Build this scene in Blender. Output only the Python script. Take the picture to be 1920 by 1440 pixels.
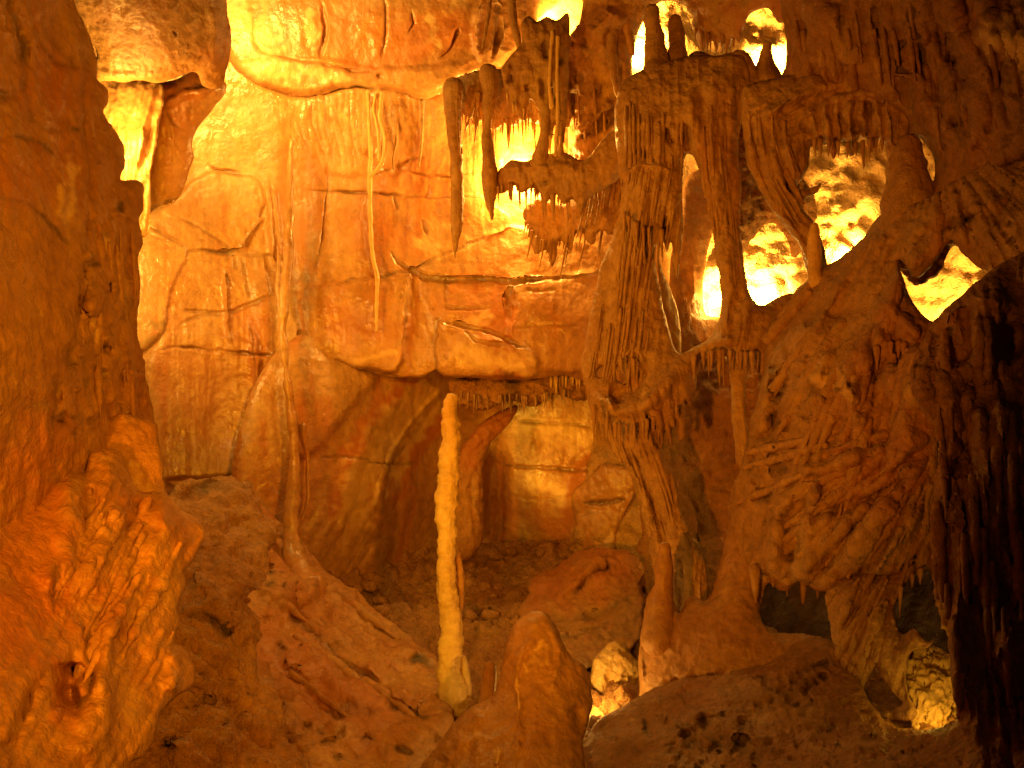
# Show cave lit by hidden warm lamps: layered wall, draperies, columns, stalagmites.
import bpy, math, random
import numpy as np

for _o in list(bpy.data.objects):
    bpy.data.objects.remove(_o, do_unlink=True)
scene = bpy.context.scene
COL = scene.collection
rng = random.Random(11)

# ------------------------------------------------------------------ camera
F = 2000.0          # focal length in units of a 1920-wide frame
CZ = 2.6            # eye height above the datum
cam_data = bpy.data.cameras.new("camera")
cam_data.sensor_width = 36.0
cam_data.lens = F / 1920.0 * 36.0
cam_data.clip_start = 0.05
cam_data.clip_end = 200.0
cam = bpy.data.objects.new("camera", cam_data)
cam.location = (0, 0, CZ)
cam.rotation_euler = (math.radians(90), 0, 0)
COL.objects.link(cam)
scene.camera = cam

# ------------------------------------------------------------------ world: no daylight reaches this chamber
world = bpy.data.worlds.new("World")
scene.world = world
world.use_nodes = True
_bg = world.node_tree.nodes["Background"]
_bg.inputs[0].default_value = (1.0, 0.42, 0.10, 1)
_bg.inputs[1].default_value = AMBIENT = 0.01

scene.view_settings.view_transform = 'Standard'
scene.view_settings.look = 'None'
scene.view_settings.exposure = 0.0
scene.view_settings.gamma = 1.0
scene.cycles.use_denoising = True
scene.cycles.max_bounces = 3
scene.cycles.diffuse_bounces = 2
scene.cycles.glossy_bounces = 2
scene.cycles.sample_clamp_indirect = 3.0
scene.cycles.caustics_reflective = False
scene.cycles.caustics_refractive = False
scene.cycles.blur_glossy = 1.0

def P3(u, v, Y):
    return ((u - 960.0) / F * Y, Y, CZ + (720.0 - v) / F * Y)

# ------------------------------------------------------------------ the cave's own lamps, plus added fill and rim lights
WARM = (1.0, 0.31, 0.01)
PALE = (1.0, 0.39, 0.012)
def lamp(u, v, Y, watts, radius=0.06, color=WARM, aim=None, angle=120, blend=0.6):
    kind = 'SPOT' if aim else 'POINT'
    d = bpy.data.lights.new("cave_light", kind)
    d.energy = watts
    d.color = color
    d.shadow_soft_size = radius
    o = bpy.data.objects.new("cave_light", d)
    COL.objects.link(o)
    from mathutils import Vector
    o.location = P3(u, v, Y)
    bpy.context.view_layer.update()
    if aim:
        d.spot_size = math.radians(angle)
        d.spot_blend = blend
        t = Vector(P3(*aim)) - o.location
        o.rotation_euler = t.to_track_quat('-Z', 'Y').to_euler()
    return o

def fill_light_at(loc, target, watts, radius, color, angle, blend):  # places the added fill lights
    from mathutils import Vector
    d = bpy.data.lights.new("cave_light", 'SPOT')
    d.energy = watts; d.color = color; d.shadow_soft_size = radius; d.spot_size = math.radians(angle); d.spot_blend = blend
    o = bpy.data.objects.new("cave_light", d)
    COL.objects.link(o)
    o.location = loc
    o.rotation_euler = (Vector(target) - Vector(loc)).to_track_quat('-Z', 'Y').to_euler()
    return o

HOT = (1.0, 0.56, 0.10)
GOLD = (1.0, 0.43, 0.015)
def flood(u, v, Y, watts, du=0, dv=-10, dy=.6, radius=.05, angle=150, color=HOT):
    """a floodlight set on a ledge and turned to the rock behind it"""
    return lamp(u, v, Y, watts, radius, color, aim=(u + du, v + dv, Y + dy), angle=angle, blend=.5)
lamp(985, 316, 9.05, 150, .08, HOT)                      # pocket behind the hanging ledge
lamp(224, 262, 6.95, 40, .08, HOT)                    # behind the near wall, on the small curtain
lamp(196, 345, 6.35, 50, .10, HOT)                      # added fill light, lower down, to brighten the boss
flood(235, 435, 7.6, 80, du=120, dy=1.0, radius=.08)   # behind the near wall, under the leaning slab
flood(395, 60, 7.7, 190, du=60, dy=1.0, radius=.10)    # behind the hanging boss
flood(1040, 58, 9.0, 240)
flood(1205, 95, 9.25, 270)
flood(1430, 120, 9.3, 330)
flood(1345, 566, 9.15, 270, dv=-30)
flood(1430, 566, 9.15, 260, dv=-30)
flood(1585, 488, 9.0, 250)
flood(1785, 608, 8.3, 140)
lamp(1756, 1335, 5.02, 2.6, .04, (1.0, .60, .06))
lamp(1092, 1310, 6.2, 11, .04, HOT)
lamp(852, 1120, 7.15, 215, .06, (1.0, .46, .03), aim=(1035, 832, 10.1), angle=24, blend=.8)     # behind the free column, into the alcove
lamp(225, 560, 5.9, 215, .12, PALE, aim=(900, 400, 9.2), angle=112, blend=1.0)      # behind the near wall, up the far wall
lamp(335, 1060, 4.6, 88, .08, (1.0, .66, .04), aim=(850, 1050, 6.9), angle=44, blend=.7)       # behind the near mound, on the free column
fill_light_at((1.7, -.6, 3.9), (-1.9, 5, 2.7), 1250, .10, (1.0, .37, .01), 56, 1.0)    # unseen fill lights added beside the viewer to brighten the nearer rock
fill_light_at((-1.7, -.4, 1.9), (.7, 7.2, 3.3), 1480, .10, WARM, 46, 1.0)
fill_light_at((-.9, -.3, 3.6), (-.1, 5.2, 1.2), 380, .12, GOLD, 44, 1.0)
for _u, _v, _y in ((1205, 90, 8.7), (1436, 118, 8.6), (1345, 560, 8.4), (1430, 545, 8.3), (1590, 470, 8.2), (1780, 590, 7.5)):
    lamp(_u, _v, _y, 9, .05, HOT)                      # small rim lights, added to brighten rock edges around the gaps


# ------------------------------------------------------------------ noise
_pr = np.random.RandomState(5)
_PERM = np.tile(_pr.permutation(256), 3).astype(np.int64)
_GR = _pr.normal(size=(256, 3))
_GR = (_GR / np.linalg.norm(_GR, axis=1)[:, None]).astype(np.float32)

def noise3(x, y, z):
    x = np.asarray(x, np.float32); y = np.asarray(y, np.float32); z = np.asarray(z, np.float32)
    xi = np.floor(x).astype(np.int64); yi = np.floor(y).astype(np.int64); zi = np.floor(z).astype(np.int64)
    xf = x - xi; yf = y - yi; zf = z - zi
    xi &= 255; yi &= 255; zi &= 255
    u = xf * xf * xf * (xf * (xf * 6 - 15) + 10)
    v = yf * yf * yf * (yf * (yf * 6 - 15) + 10)
    w = zf * zf * zf * (zf * (zf * 6 - 15) + 10)
    def g(dx, dy, dz):
        h = _PERM[_PERM[_PERM[xi + dx] + yi + dy] + zi + dz]
        gr = _GR[h]
        return gr[..., 0] * (xf - dx) + gr[..., 1] * (yf - dy) + gr[..., 2] * (zf - dz)
    a = g(0, 0, 0); a = a + u * (g(1, 0, 0) - a)
    b = g(0, 1, 0); b = b + u * (g(1, 1, 0) - b)
    a = a + v * (b - a)
    c = g(0, 0, 1); c = c + u * (g(1, 0, 1) - c)
    d = g(0, 1, 1); d = d + u * (g(1, 1, 1) - d)
    c = c + v * (d - c)
    return (a + w * (c - a)) * 1.5

def fbm(x, y, z, octv=3, gain=0.5, mode=None):
    s = 0; a = 1.0; f = 1.0; tot = 0
    for i in range(octv):
        n = noise3(x * f + 17.3 * i, y * f - 9.1 * i, z * f + 4.7 * i)
        if mode == 'billow': n = np.abs(n) * 2 - 0.6
        elif mode == 'ridge': n = 0.6 - np.abs(n) * 2
        s = s + a * n; tot += a; a *= gain; f *= 2.03
    return s / tot

# ------------------------------------------------------------------ geometry helpers
def catmull(pts, closed, spacing):
    p = np.asarray([q[:2] for q in pts], float)
    n = len(p)
    out = []
    idx = range(n if closed else n - 1)
    for i in idx:
        p0 = p[(i - 1) % n] if closed or i > 0 else p[0]
        p1 = p[i]; p2 = p[(i + 1) % n]
        p3 = p[(i + 2) % n] if closed or i + 2 < n else p[n - 1]
        L = np.hypot(*(p2 - p1))
        k = max(1, int(L / spacing))
        # limit tangents so long-short neighbours do not overshoot
        m1 = (p2 - p0) * 0.5; m2 = (p3 - p1) * 0.5
        for m in (m1, m2):
            l = np.hypot(*m)
            if l > L: m *= L / l
        for j in range(k):
            t = j / k
            h = (2*t**3-3*t*t+1)*p1 + (t**3-2*t*t+t)*m1 + (-2*t**3+3*t*t)*p2 + (t**3-t*t)*m2
            out.append(h)
    if not closed: out.append(p[-1])
    return np.array(out)

def rough_ring(pts, spacing=7, jit=2.0, seed=0.0):
    r = catmull(pts, True, spacing)
    dx = fbm(r[:, 0] / 38, r[:, 1] / 38, np.full(len(r), seed + .3), 3, .6)
    dy = fbm(r[:, 0] / 38, r[:, 1] / 38, np.full(len(r), seed + 9.7), 3, .6)
    return r + np.stack([dx, dy], 1) * jit * 2

def inside(rings, us, vs):
    m = np.zeros((len(vs), len(us)), bool)
    segs = np.concatenate([np.concatenate([r, np.roll(r, -1, 0)], 1) for r in rings])
    x1, y1, x2, y2 = segs.T
    for i, v in enumerate(vs):
        k = (y1 > v) != (y2 > v)
        if not k.any(): continue
        xs = np.sort(x1[k] + (v - y1[k]) / (y2[k] - y1[k]) * (x2[k] - x1[k]))
        m[i] = (np.searchsorted(xs, us) % 2) == 1
    return m

def nearest(px, py, segs):
    best = np.full(len(px), 1e18); qx = px.copy(); qy = py.copy()
    for x1, y1, x2, y2 in segs:
        dx = x2 - x1; dy = y2 - y1; L = dx * dx + dy * dy + 1e-9
        t = np.clip(((px - x1) * dx + (py - y1) * dy) / L, 0, 1)
        ax = x1 + t * dx; ay = y1 + t * dy
        d = (px - ax) ** 2 + (py - ay) ** 2
        k = d < best
        best[k] = d[k]; qx[k] = ax[k]; qy[k] = ay[k]
    return np.sqrt(best), qx, qy

def tps(ctrl):
    c = np.asarray(ctrl, float)
    if len(c) < 4:
        c = np.vstack([c, c[0] + [900, 3, 0], c[0] + [3, 900, 0], c[0] + [-900, -900, 0]])[:max(4, len(c) + 3)]
    p = c[:, :2] / 500.0; n = len(c)
    def U(r2): return 0.5 * r2 * np.log(r2 + 1e-9)
    d2 = ((p[:, None] - p[None]) ** 2).sum(-1)
    A = np.zeros((n + 3, n + 3)); A[:n, :n] = U(d2) + np.eye(n) * 0.02
    A[:n, n] = 1; A[:n, n + 1:] = p; A[n, :n] = 1; A[n + 1:, :n] = p.T
    w = np.linalg.solve(A, np.concatenate([c[:, 2], [0, 0, 0]]))
    def f(u, v):
        a = u / 500.0; b = v / 500.0
        s = w[n] + w[n + 1] * a + w[n + 2] * b
        for i in range(n):
            s = s + w[i] * U((a - p[i, 0]) ** 2 + (b - p[i, 1]) ** 2)
        return s
    return f

def inflate(mask, Lc):
    """screened Poisson: phi=0 on the outline, thickness = sqrt(phi); Lc in cells"""
    H, W = mask.shape
    phi = np.zeros((H + 2, W + 2), np.float32)
    M = np.zeros_like(phi); M[1:-1, 1:-1] = mask
    jj, ii = np.indices(phi.shape)
    red = M * ((ii + jj) % 2 == 0); blk = M * ((ii + jj) % 2 == 1)
    k = 1.0 / (4.0 + 1.0 / (Lc * Lc))
    om = 2 / (1 + math.sin(math.pi / (3.0 * Lc + 6)))
    om = min(om, 1.93)
    for it in range(int(8 * Lc + 30)):
        for m in (red, blk):
            nb = np.zeros_like(phi)
            nb[1:-1, 1:-1] = phi[:-2, 1:-1] + phi[2:, 1:-1] + phi[1:-1, :-2] + phi[1:-1, 2:]
            phi += m * om * ((nb + 2.0) * k - phi)
    return np.sqrt(np.maximum(phi[1:-1, 1:-1], 0))

def link(o, parent=None, name=None):
    COL.objects.link(o)
    if parent is not None:
        o.parent = parent
        o.location = o.location - parent.location

    return o

def make_mesh(name, V, faces, mat, parent=None, attrs=None, normals=None):
    """V world coords; origin goes to the base of the shape"""
    V = np.asarray(V, float)
    base = np.array([V[:, 0].mean(), V[:, 1].mean(), V[:, 2].min()])
    me = bpy.data.meshes.new(name)
    if isinstance(faces, np.ndarray):
        nf, k = faces.shape
        me.vertices.add(len(V)); me.vertices.foreach_set('co', (V - base).astype(np.float32).ravel())
        me.loops.add(nf * k); me.loops.foreach_set('vertex_index', faces.astype(np.int32).ravel())
        me.polygons.add(nf)
        me.polygons.foreach_set('loop_start', np.arange(0, nf * k, k, dtype=np.int32))
        me.polygons.foreach_set('loop_total', np.full(nf, k, np.int32))
        me.update(calc_edges=True); me.validate()
    else:
        me.from_pydata((V - base).tolist(), [], faces); me.update()
    me.polygons.foreach_set('use_smooth', np.ones(len(me.polygons), bool))
    for an, av in (attrs or {}).items():
        at = me.attributes.new(an, 'FLOAT', 'POINT')
        at.data.foreach_set('value', np.asarray(av, np.float32))
    if normals is not None:
        me.normals_split_custom_set_from_vertices(normals.tolist())
    me.materials.append(mat)
    o = bpy.data.objects.new(name, me)
    o.location = base
    return link(o, parent)

def vnormals(V, Q):
    a = V[Q[:, 0]]; b = V[Q[:, 1]]; c = V[Q[:, 2]]; d = V[Q[:, 3]]
    n = np.cross(c - a, d - b)
    N = np.zeros_like(V)
    for k in range(4):
        for ax in range(3):
            N[:, ax] += np.bincount(Q[:, k], n[:, ax], len(V))
    return N / (np.linalg.norm(N, axis=1)[:, None] + 1e-12)

def tag(o, label=None, cat=None, group=None, kind=None):
    if label: o['label'] = label
    if cat: o['category'] = cat
    if group: o['group'] = group
    if kind: o['kind'] = kind
    elif label: o['kind'] = 'thing'
    return o

def specks(n, box, w, h, dirt_shade=0.0, seed=0):
    """many small knobs (h > 0) or pits (h < 0) scattered over a box"""
    rg = random.Random(seed)
    out = []
    for _ in range(n):
        x, y = rg.uniform(box[0], box[2]), rg.uniform(box[1], box[3])
        k = rg.uniform(.6, 1.4)
        p = [(x, y), (x + rg.uniform(-6, 6) * k, y + rg.uniform(2, 10) * k)]
        out.append((p, w * k, h * k, dirt_shade * rg.uniform(.5, 1)) if dirt_shade else (p, w * k, h * k))
    return tuple(out)

def stroke_dist(U, V, pts):
    """distance to a polyline and the fraction along it"""
    p = np.asarray(pts, float)
    best = np.full(U.shape, 1e9); fr = np.zeros(U.shape)
    ls = np.hypot(*(p[1:] - p[:-1]).T); tot = ls.sum(); acc = 0
    for (x1, y1), (x2, y2), l in zip(p[:-1], p[1:], ls):
        dx, dy = x2 - x1, y2 - y1
        t = np.clip(((U - x1) * dx + (V - y1) * dy) / (l * l + 1e-9), 0, 1)
        d = np.hypot(U - x1 - t * dx, V - y1 - t * dy)
        k = d < best
        best[k] = d[k]; fr[k] = (acc + t[k] * l) / tot
        acc += l
    return best, fr

SEED = [0.0]
FRONT = {}
def relief(name, rings, depth, L=40, squash=1.0, step=4, mat=None, parent=None, jit=2.0, disp=(), flutes=(), strokes=(),
           plates=(), back=0.7, solid=True, split=(), pale=(), front_bias=0.0, tint=(), crack=1.0, plate=.7, fine=1.0, psoft=1.0):
    """A rock body from its outline: rounded by inflation, placed at its own distance, with ridges, joints and flutes in relief.
    strokes: (points, width, height[, dirt]);  plates: (ring, height, softness);  flutes: (period_px, height_m, flow, sharp)
    disp: (freq per m, amp m, mode, zstretch);  split: (name, ring) -> pieces that become parts"""
    SEED[0] += 1.7
    soft = mat.name not in ('bright_chamber_stone', 'brown_rubble_stone')
    if soft:
        flutes = [(f[0], f[1] * .6) + tuple(f[2:]) for f in flutes]
        disp = [(d[0], d[1] * (.5 if len(d) > 2 and d[2] == 'billow' and d[0] >= 7 else .8)) + tuple(d[2:]) for d in disp] + [(17, .010 * fine, 'ridge', .5), (38, .005 * fine, 'billow')]
    sd = SEED[0]
    if not isinstance(rings[0][0], (tuple, list)): rings = [rings]
    R = [rough_ring(r, 7, jit, sd) for r in rings]
    allp = np.concatenate(R)
    u0, v0 = allp.min(0) - step * 1.5; u1, v1 = allp.max(0) + step * 1.5
    us = np.arange(u0, u1 + step, step); vs = np.arange(v0, v1 + step, step)
    ins = inside(R, us, vs)
    U, Vv = np.meshgrid(us, vs)
    t = inflate(ins, L / step) * step            # px
    cell = ins[:-1, :-1] | ins[1:, :-1] | ins[:-1, 1:] | ins[1:, 1:]
    used = np.zeros_like(ins)
    used[:-1, :-1] |= cell; used[1:, :-1] |= cell; used[:-1, 1:] |= cell; used[1:, 1:] |= cell
    edge = used & ~ins
    segs = np.concatenate([np.concatenate([r, np.roll(r, -1, 0)], 1) for r in R])
    eu = U[edge]; ev = Vv[edge]
    # nearest outline point for the rim
    d, qx, qy = nearest(eu, ev, segs)
    U = U.copy(); Vv = Vv.copy(); U[edge] = qx; Vv[edge] = qy; t[edge] = 0
    Yb = tps(depth)(U, Vv)
    h = np.zeros_like(U); dirt_shade = np.zeros_like(U); pl = np.zeros_like(U); tn = np.zeros_like(U)
    wob = noise3(U / 26, Vv / 26, np.full_like(U, sd)) * 5 + noise3(U / 9, Vv / 9, np.full_like(U, sd + 3)) * 2
    wob2 = noise3(U / 26, Vv / 26, np.full_like(U, sd + 31.3)) * 5 + noise3(U / 9, Vv / 9, np.full_like(U, sd + 53)) * 2
    edgef = np.clip(t / (0.6 * min(L, 40)), 0, 1)
    for pr in plates:
        ring, hh, soft = pr[:3]
        soft = max(3.5, soft * psoft)
        r = catmull(ring, True, 14)
        b0, b1 = r.min(0) - 4 * soft - 20, r.max(0) + 4 * soft + 20
        k = (U > b0[0]) & (U < b1[0]) & (Vv > b0[1]) & (Vv < b1[1])
        if not k.any(): continue
        a, b = U[k] + wob[k] * .7, Vv[k] + wob2[k] * .7
        dd, _, _ = nearest(a, b, np.concatenate([r, np.roll(r, -1, 0)], 1))
        x1, y1 = r.T; x2, y2 = np.roll(r, -1, 0).T
        inn = np.zeros(len(a), bool)
        for i in range(len(r)):
            c = (y1[i] > b) != (y2[i] > b)
            inn[c] ^= a[c] < (x2[i] - x1[i]) * (b[c] - y1[i]) / (y2[i] - y1[i] + 1e-12) + x1[i]
        s = np.where(inn, dd, -dd) / soft
        s = np.clip(s * .5 + .5, 0, 1)
        h[k] += plate * hh * (s * s * (3 - 2 * s))
    for st in strokes:
        pts, w, hh = st[:3]
        dk = st[3] if len(st) > 3 else (0.0)
        if crack != 1.0 and hh < 0: w = max(2.3, w * crack); hh *= crack; dk *= .5 + .5 * crack
        pa = np.asarray(pts, float)
        lim = 3.0 * w * float(np.median(Yb)) / F
        hh = max(-lim, min(lim, hh))
        b0, b1 = pa.min(0) - 3.2 * w - 12, pa.max(0) + 3.2 * w + 12
        k = (U > b0[0]) & (U < b1[0]) & (Vv > b0[1]) & (Vv < b1[1])
        if not k.any(): continue
        wk = min(1.0, w / 7.0) if hh > 0 else max(.55, min(1.0, w / 7.0))
        pts2 = catmull(pts, False, 16) if len(pts) > 2 else pts
        dd, fr = stroke_dist(U[k] + wob[k] * wk, Vv[k] + wob2[k] * wk, pts2)
        taper = np.clip(np.minimum(fr, 1 - fr) * 8, 0.25, 1) if len(pts) > 1 else 1
        g = np.exp(-(dd / (w * (0.55 + 0.45 * taper))) ** 2)
        nv = noise3(U[k] / 40, Vv[k] / 40, np.full(k.sum(), sd + 7.0))
        var = (0.75 + 0.5 * nv) if hh > 0 else np.clip(.8 + .9 * nv, .2, 1.3)
        h[k] += hh * g * taper * var
        if dk: dirt_shade[k] = np.maximum(dirt_shade[k], dk * g * np.clip(var, 0, 1.2))  # dirt in cracks; in holes and crevices it is shade painted dark
    for pts, w in pale:
        dd, fr = stroke_dist(U + wob * 1.5, Vv + wob2 * 1.5, pts)
        n = noise3(U / 14, Vv / 14, np.full_like(U, 2.2))
        pl = np.maximum(pl, .75 * np.clip(1.3 - dd / (1.4 * w) + n * 1.0, 0, 1))
    for pts, w, amt in tint:
        dd, fr = stroke_dist(U + wob * 2, Vv + wob2 * 2, pts)
        n = noise3(U / 30, Vv / 30, np.full_like(U, 8.2))
        tn = np.maximum(tn, amt * np.clip(1.5 - dd / w + n * .9, 0, 1))
    for fl in flutes:
        per, hh, flow = fl[:3]
        sharp = fl[3] if len(fl) > 3 else 'billow'
        vlong = fl[4] if len(fl) > 4 else 8.0
        if flow[0] == 'dir':                      # flow[1] = angle from vertical (deg, + leans right going down)
            a = math.radians(flow[1])
            cu = U * math.cos(a) - Vv * math.sin(a); cv = U * math.sin(a) + Vv * math.cos(a)
        elif flow[0] == 'ring':                   # rings about a point
            cx, cy = flow[1:]
            cu = np.hypot(U - cx, Vv - cy); cv = np.arctan2(U - cx, Vv - cy) * 150
        elif flow[0] == 'fan':                    # rays out of a point
            cx, cy, rr = flow[1:]
            cu = np.arctan2(U - cx, Vv - cy) * rr; cv = np.hypot(U - cx, Vv - cy)
        else:                                      # follow a spine given as (v, shift) pairs
            sp = np.asarray(flow[1], float)
            cu = U - np.interp(Vv, sp[:, 0], sp[:, 1]); cv = Vv
        n = fbm(cu / per, cv / (per * vlong), np.full_like(U, sd + per), 2, .45, sharp)
        msk = np.clip(.75 + noise3(U / 120, Vv / 120, np.full_like(U, sd + 5)) * .8, .15, 1.3)
        if len(fl) > 5:                            # restricted to a box with soft borders
            bx = fl[5]
            msk = msk * np.clip((U - bx[0]) / 25, 0, 1) * np.clip((bx[2] - U) / 25, 0, 1) * np.clip((Vv - bx[1]) / 25, 0, 1) * np.clip((bx[3] - Vv) / 25, 0, 1)
        h += hh * n * msk
    front = Yb - t * squash * Yb / F - h * edgef - front_bias
    FRONT[name] = (us[0], vs[0], step, np.where(ins, front, np.nan))
    H, W = U.shape
    ids = -np.ones((H, W), np.int64); nu = used.sum(); ids[used] = np.arange(nu)
    uu = U[used]; vv2 = Vv[used]
    def pos(Y): return np.stack([(uu - 960) / F * Y, Y, CZ + (720 - vv2) / F * Y], 1)
    Pf = pos(front[used])
    cj, ci = np.nonzero(cell)
    Q = np.stack([ids[cj, ci], ids[cj + 1, ci], ids[cj + 1, ci + 1], ids[cj, ci + 1]], 1)
    N = vnormals(Pf, Q)
    ef = np.clip(edgef[used] * .85 + .15, 0, 1)
    dd = np.zeros(len(Pf))
    for dp in disp:
        fr, amp = dp[:2]; mode = dp[2] if len(dp) > 2 else None; zs = dp[3] if len(dp) > 3 else 1.0
        dd += amp * fbm(Pf[:, 0] * fr + sd, Pf[:, 1] * fr, Pf[:, 2] * fr * zs, 4 if amp > .02 else 3, .5, mode)
    Pf = Pf + N * (dd * ef)[:, None]
    A = {'dirt_shade': dirt_shade[used], 'pale': pl[used], 'tint': tn[used]}
    if solid:
        inner = used & ins
        Pb0 = pos((Yb + t * squash * back * Yb / F)[used])
        bid = ids.copy(); ni = inner.sum(); bid[inner] = nu + np.arange(ni)
        Pb = Pb0[inner[used]]
        Qb = np.stack([bid[cj, ci], bid[cj, ci + 1], bid[cj + 1, ci + 1], bid[cj + 1, ci]], 1)
        okb = (Qb != np.stack([ids[cj, ci], ids[cj, ci + 1], ids[cj + 1, ci + 1], ids[cj + 1, ci]], 1)).any(1)
        P = np.concatenate([Pf, Pb]); Q = np.concatenate([Q, Qb[okb]])
        A = {k: np.concatenate([a, a[inner[used]]]) for k, a in A.items()}
    else:
        P = Pf
    if not split:
        return make_mesh(name, P, Q, mat, parent, A)
    # pieces: faces are shared out by the joints drawn on the wall
    ua = np.concatenate([uu, uu[inner[used]]]) if solid else uu
    va = np.concatenate([vv2, vv2[inner[used]]]) if solid else vv2
    cu = (ua[Q[:, 0]] + ua[Q[:, 2]]) / 2; cv = (va[Q[:, 0]] + va[Q[:, 2]]) / 2
    ww = lambda s: noise3(cu / 26, cv / 26, np.full_like(cu, s)) * 5 + noise3(cu / 9, cv / 9, np.full_like(cu, s + (3 if s == sd else 21.7))) * 2
    cu2 = cu + ww(sd); cv2 = cv + ww(sd + 31.3)
    own = np.zeros(len(Q), int)
    NN = vnormals(P, Q)
    for i, (pn, ring) in enumerate(split):
        r = catmull(ring, True, 14)
        x1, y1 = r.T; x2, y2 = np.roll(r, -1, 0).T
        inn = np.zeros(len(Q), bool)
        for j in range(len(r)):
            c = (y1[j] > cv2) != (y2[j] > cv2)
            inn[c] ^= cu2[c] < (x2[j] - x1[j]) * (cv2[c] - y1[j]) / (y2[j] - y1[j] + 1e-12) + x1[j]
        own[inn & (own == 0)] = i + 1
    # stray slivers of the body go to the piece they touch
    fi = np.nonzero(own == 0)[0]
    par = np.arange(len(P))
    def find(x):
        while par[x] != x:
            par[x] = par[par[x]]; x = par[x]
        return x
    for q4 in Q[fi]:
        r0 = find(q4[0])
        for x in q4[1:]:
            r1 = find(x)
            if r1 != r0: par[r1] = r0
    lab = np.array([find(x) for x in Q[fi, 0]])
    if len(lab):
        ls, cnt = np.unique(lab, return_counts=True)
        big = ls[cnt.argmax()]
        vown = np.zeros(len(P), int)
        for k in range(4): np.maximum.at(vown, Q[own > 0, k], own[own > 0])
        for l in ls:
            if l == big: continue
            f = fi[lab == l]
            o_ = vown[Q[f].ravel()]
            o_ = o_[o_ > 0]
            if len(o_): own[f] = np.bincount(o_).argmax()
    def sub(k):
        q = Q[own == k]
        ui, inv = np.unique(q, return_inverse=True)
        return P[ui], inv.reshape(q.shape), {a: v[ui] for a, v in A.items()}, NN[ui]
    p, q, at, nn = sub(0)
    root = make_mesh(name, p, q, mat, parent, at, nn)
    for i, (pn, ring) in enumerate(split):
        if (own == i + 1).sum() < 4: continue
        p, q, at, nn = sub(i + 1)
        make_mesh(pn, p, q, mat, root, at, nn)
    return root

def tube(name, pts, mat=None, parent=None, seg=14, disp=(), ring=6, flat=1.0, tip=True, flute=0.0):
    """tapered body swept along (u, v, Y, radius_px) stations, with rounded ends"""
    SEED[0] += 1.3
    s = np.asarray(pts, float)
    c = np.array([P3(*q[:3]) for q in s]); r = s[:, 3] * s[:, 2] / F
    L = np.concatenate([[0], np.cumsum(np.linalg.norm(np.diff(c, axis=0), axis=1))])
    sp = max(ring * s[:, 2].mean() / F, L[-1] / 160)
    n = max(4, int(L[-1] / sp))
    tt = np.linspace(0, L[-1], n)
    # smooth the stations
    C = np.stack([np.interp(tt, L, c[:, k]) for k in range(3)], 1); Rr = np.interp(tt, L, r)
    for _ in range(3):
        C[1:-1] = (C[:-2] + 2 * C[1:-1] + C[2:]) / 4; Rr[1:-1] = (Rr[:-2] + 2 * Rr[1:-1] + Rr[2:]) / 4
    T = np.gradient(C, axis=0); T /= np.linalg.norm(T, axis=1)[:, None] + 1e-9
    ref = np.array([0, 1.0, 0.05]); A = np.cross(T, ref); A /= np.linalg.norm(A, axis=1)[:, None] + 1e-9
    B = np.cross(T, A)
    # rounded caps
    capn = 4
    def cap(end):
        cc, rr_, aa, bb = [], [], [], []
        i = 0 if end == 0 else n - 1
        sg = -1 if end == 0 else 1
        for k in range(1, capn + 1):
            a = k / capn * math.pi / 2
            cc.append(C[i] + sg * T[i] * Rr[i] * math.sin(a)); rr_.append(max(Rr[i] * math.cos(a), Rr[i] * .02)); aa.append(A[i]); bb.append(B[i])
        return cc, rr_, aa, bb
    c0, r0, a0, b0 = cap(0); c1, r1, a1, b1 = cap(1)
    C = np.array(c0[::-1] + list(C) + c1); Rr = np.array(r0[::-1] + list(Rr) + r1)
    A = np.array(a0[::-1] + list(A) + a1); B = np.array(b0[::-1] + list(B) + b1)
    th = np.linspace(0, 2 * math.pi, seg, endpoint=False)
    rad = Rr[:, None] * np.ones(seg)[None]
    if flute:
        rad = rad * (1 + flute * fbm(np.cos(th)[None] * 2.2 + 0 * rad, np.sin(th)[None] * 2.2 + 0 * rad, np.arange(len(C))[:, None] * .04 + 0 * rad + SEED[0], 2, .5, 'billow'))
    V = C[:, None] + rad[..., None] * (np.cos(th)[None, :, None] * A[:, None] + flat * np.sin(th)[None, :, None] * B[:, None])
    dirn = V - C[:, None]; dirn /= np.linalg.norm(dirn, axis=2)[..., None] + 1e-9
    V = V.reshape(-1, 3); dirn = dirn.reshape(-1, 3)
    for dp in disp:
        fr, amp = dp[:2]; mode = dp[2] if len(dp) > 2 else None; zs = dp[3] if len(dp) > 3 else 1.0
        k = amp * fbm(V[:, 0] * fr + SEED[0], V[:, 1] * fr, V[:, 2] * fr * zs, 3, .5, mode)
        lim = np.repeat(Rr, seg) * .45
        V = V + dirn * np.clip(k, -lim, lim)[:, None]
    m = len(C)
    j, i = np.meshgrid(np.arange(m - 1), np.arange(seg), indexing='ij')
    Q = np.stack([j * seg + i, j * seg + (i + 1) % seg, (j + 1) * seg + (i + 1) % seg, (j + 1) * seg + i], -1).reshape(-1, 4)
    return make_mesh(name, V, Q, mat, parent, {'dirt_shade': np.zeros(len(V)), 'pale': np.zeros(len(V)), 'tint': np.zeros(len(V))})

def front_at(name, u, v):
    """distance of a built surface under a frame point, None off the body"""
    u0, v0, st, g = FRONT[name]
    i, j = int(round((u - u0) / st)), int(round((v - v0) / st))
    if 0 <= j < g.shape[0] and 0 <= i < g.shape[1] and g[j, i] == g[j, i]: return float(g[j, i])
    return None

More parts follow.
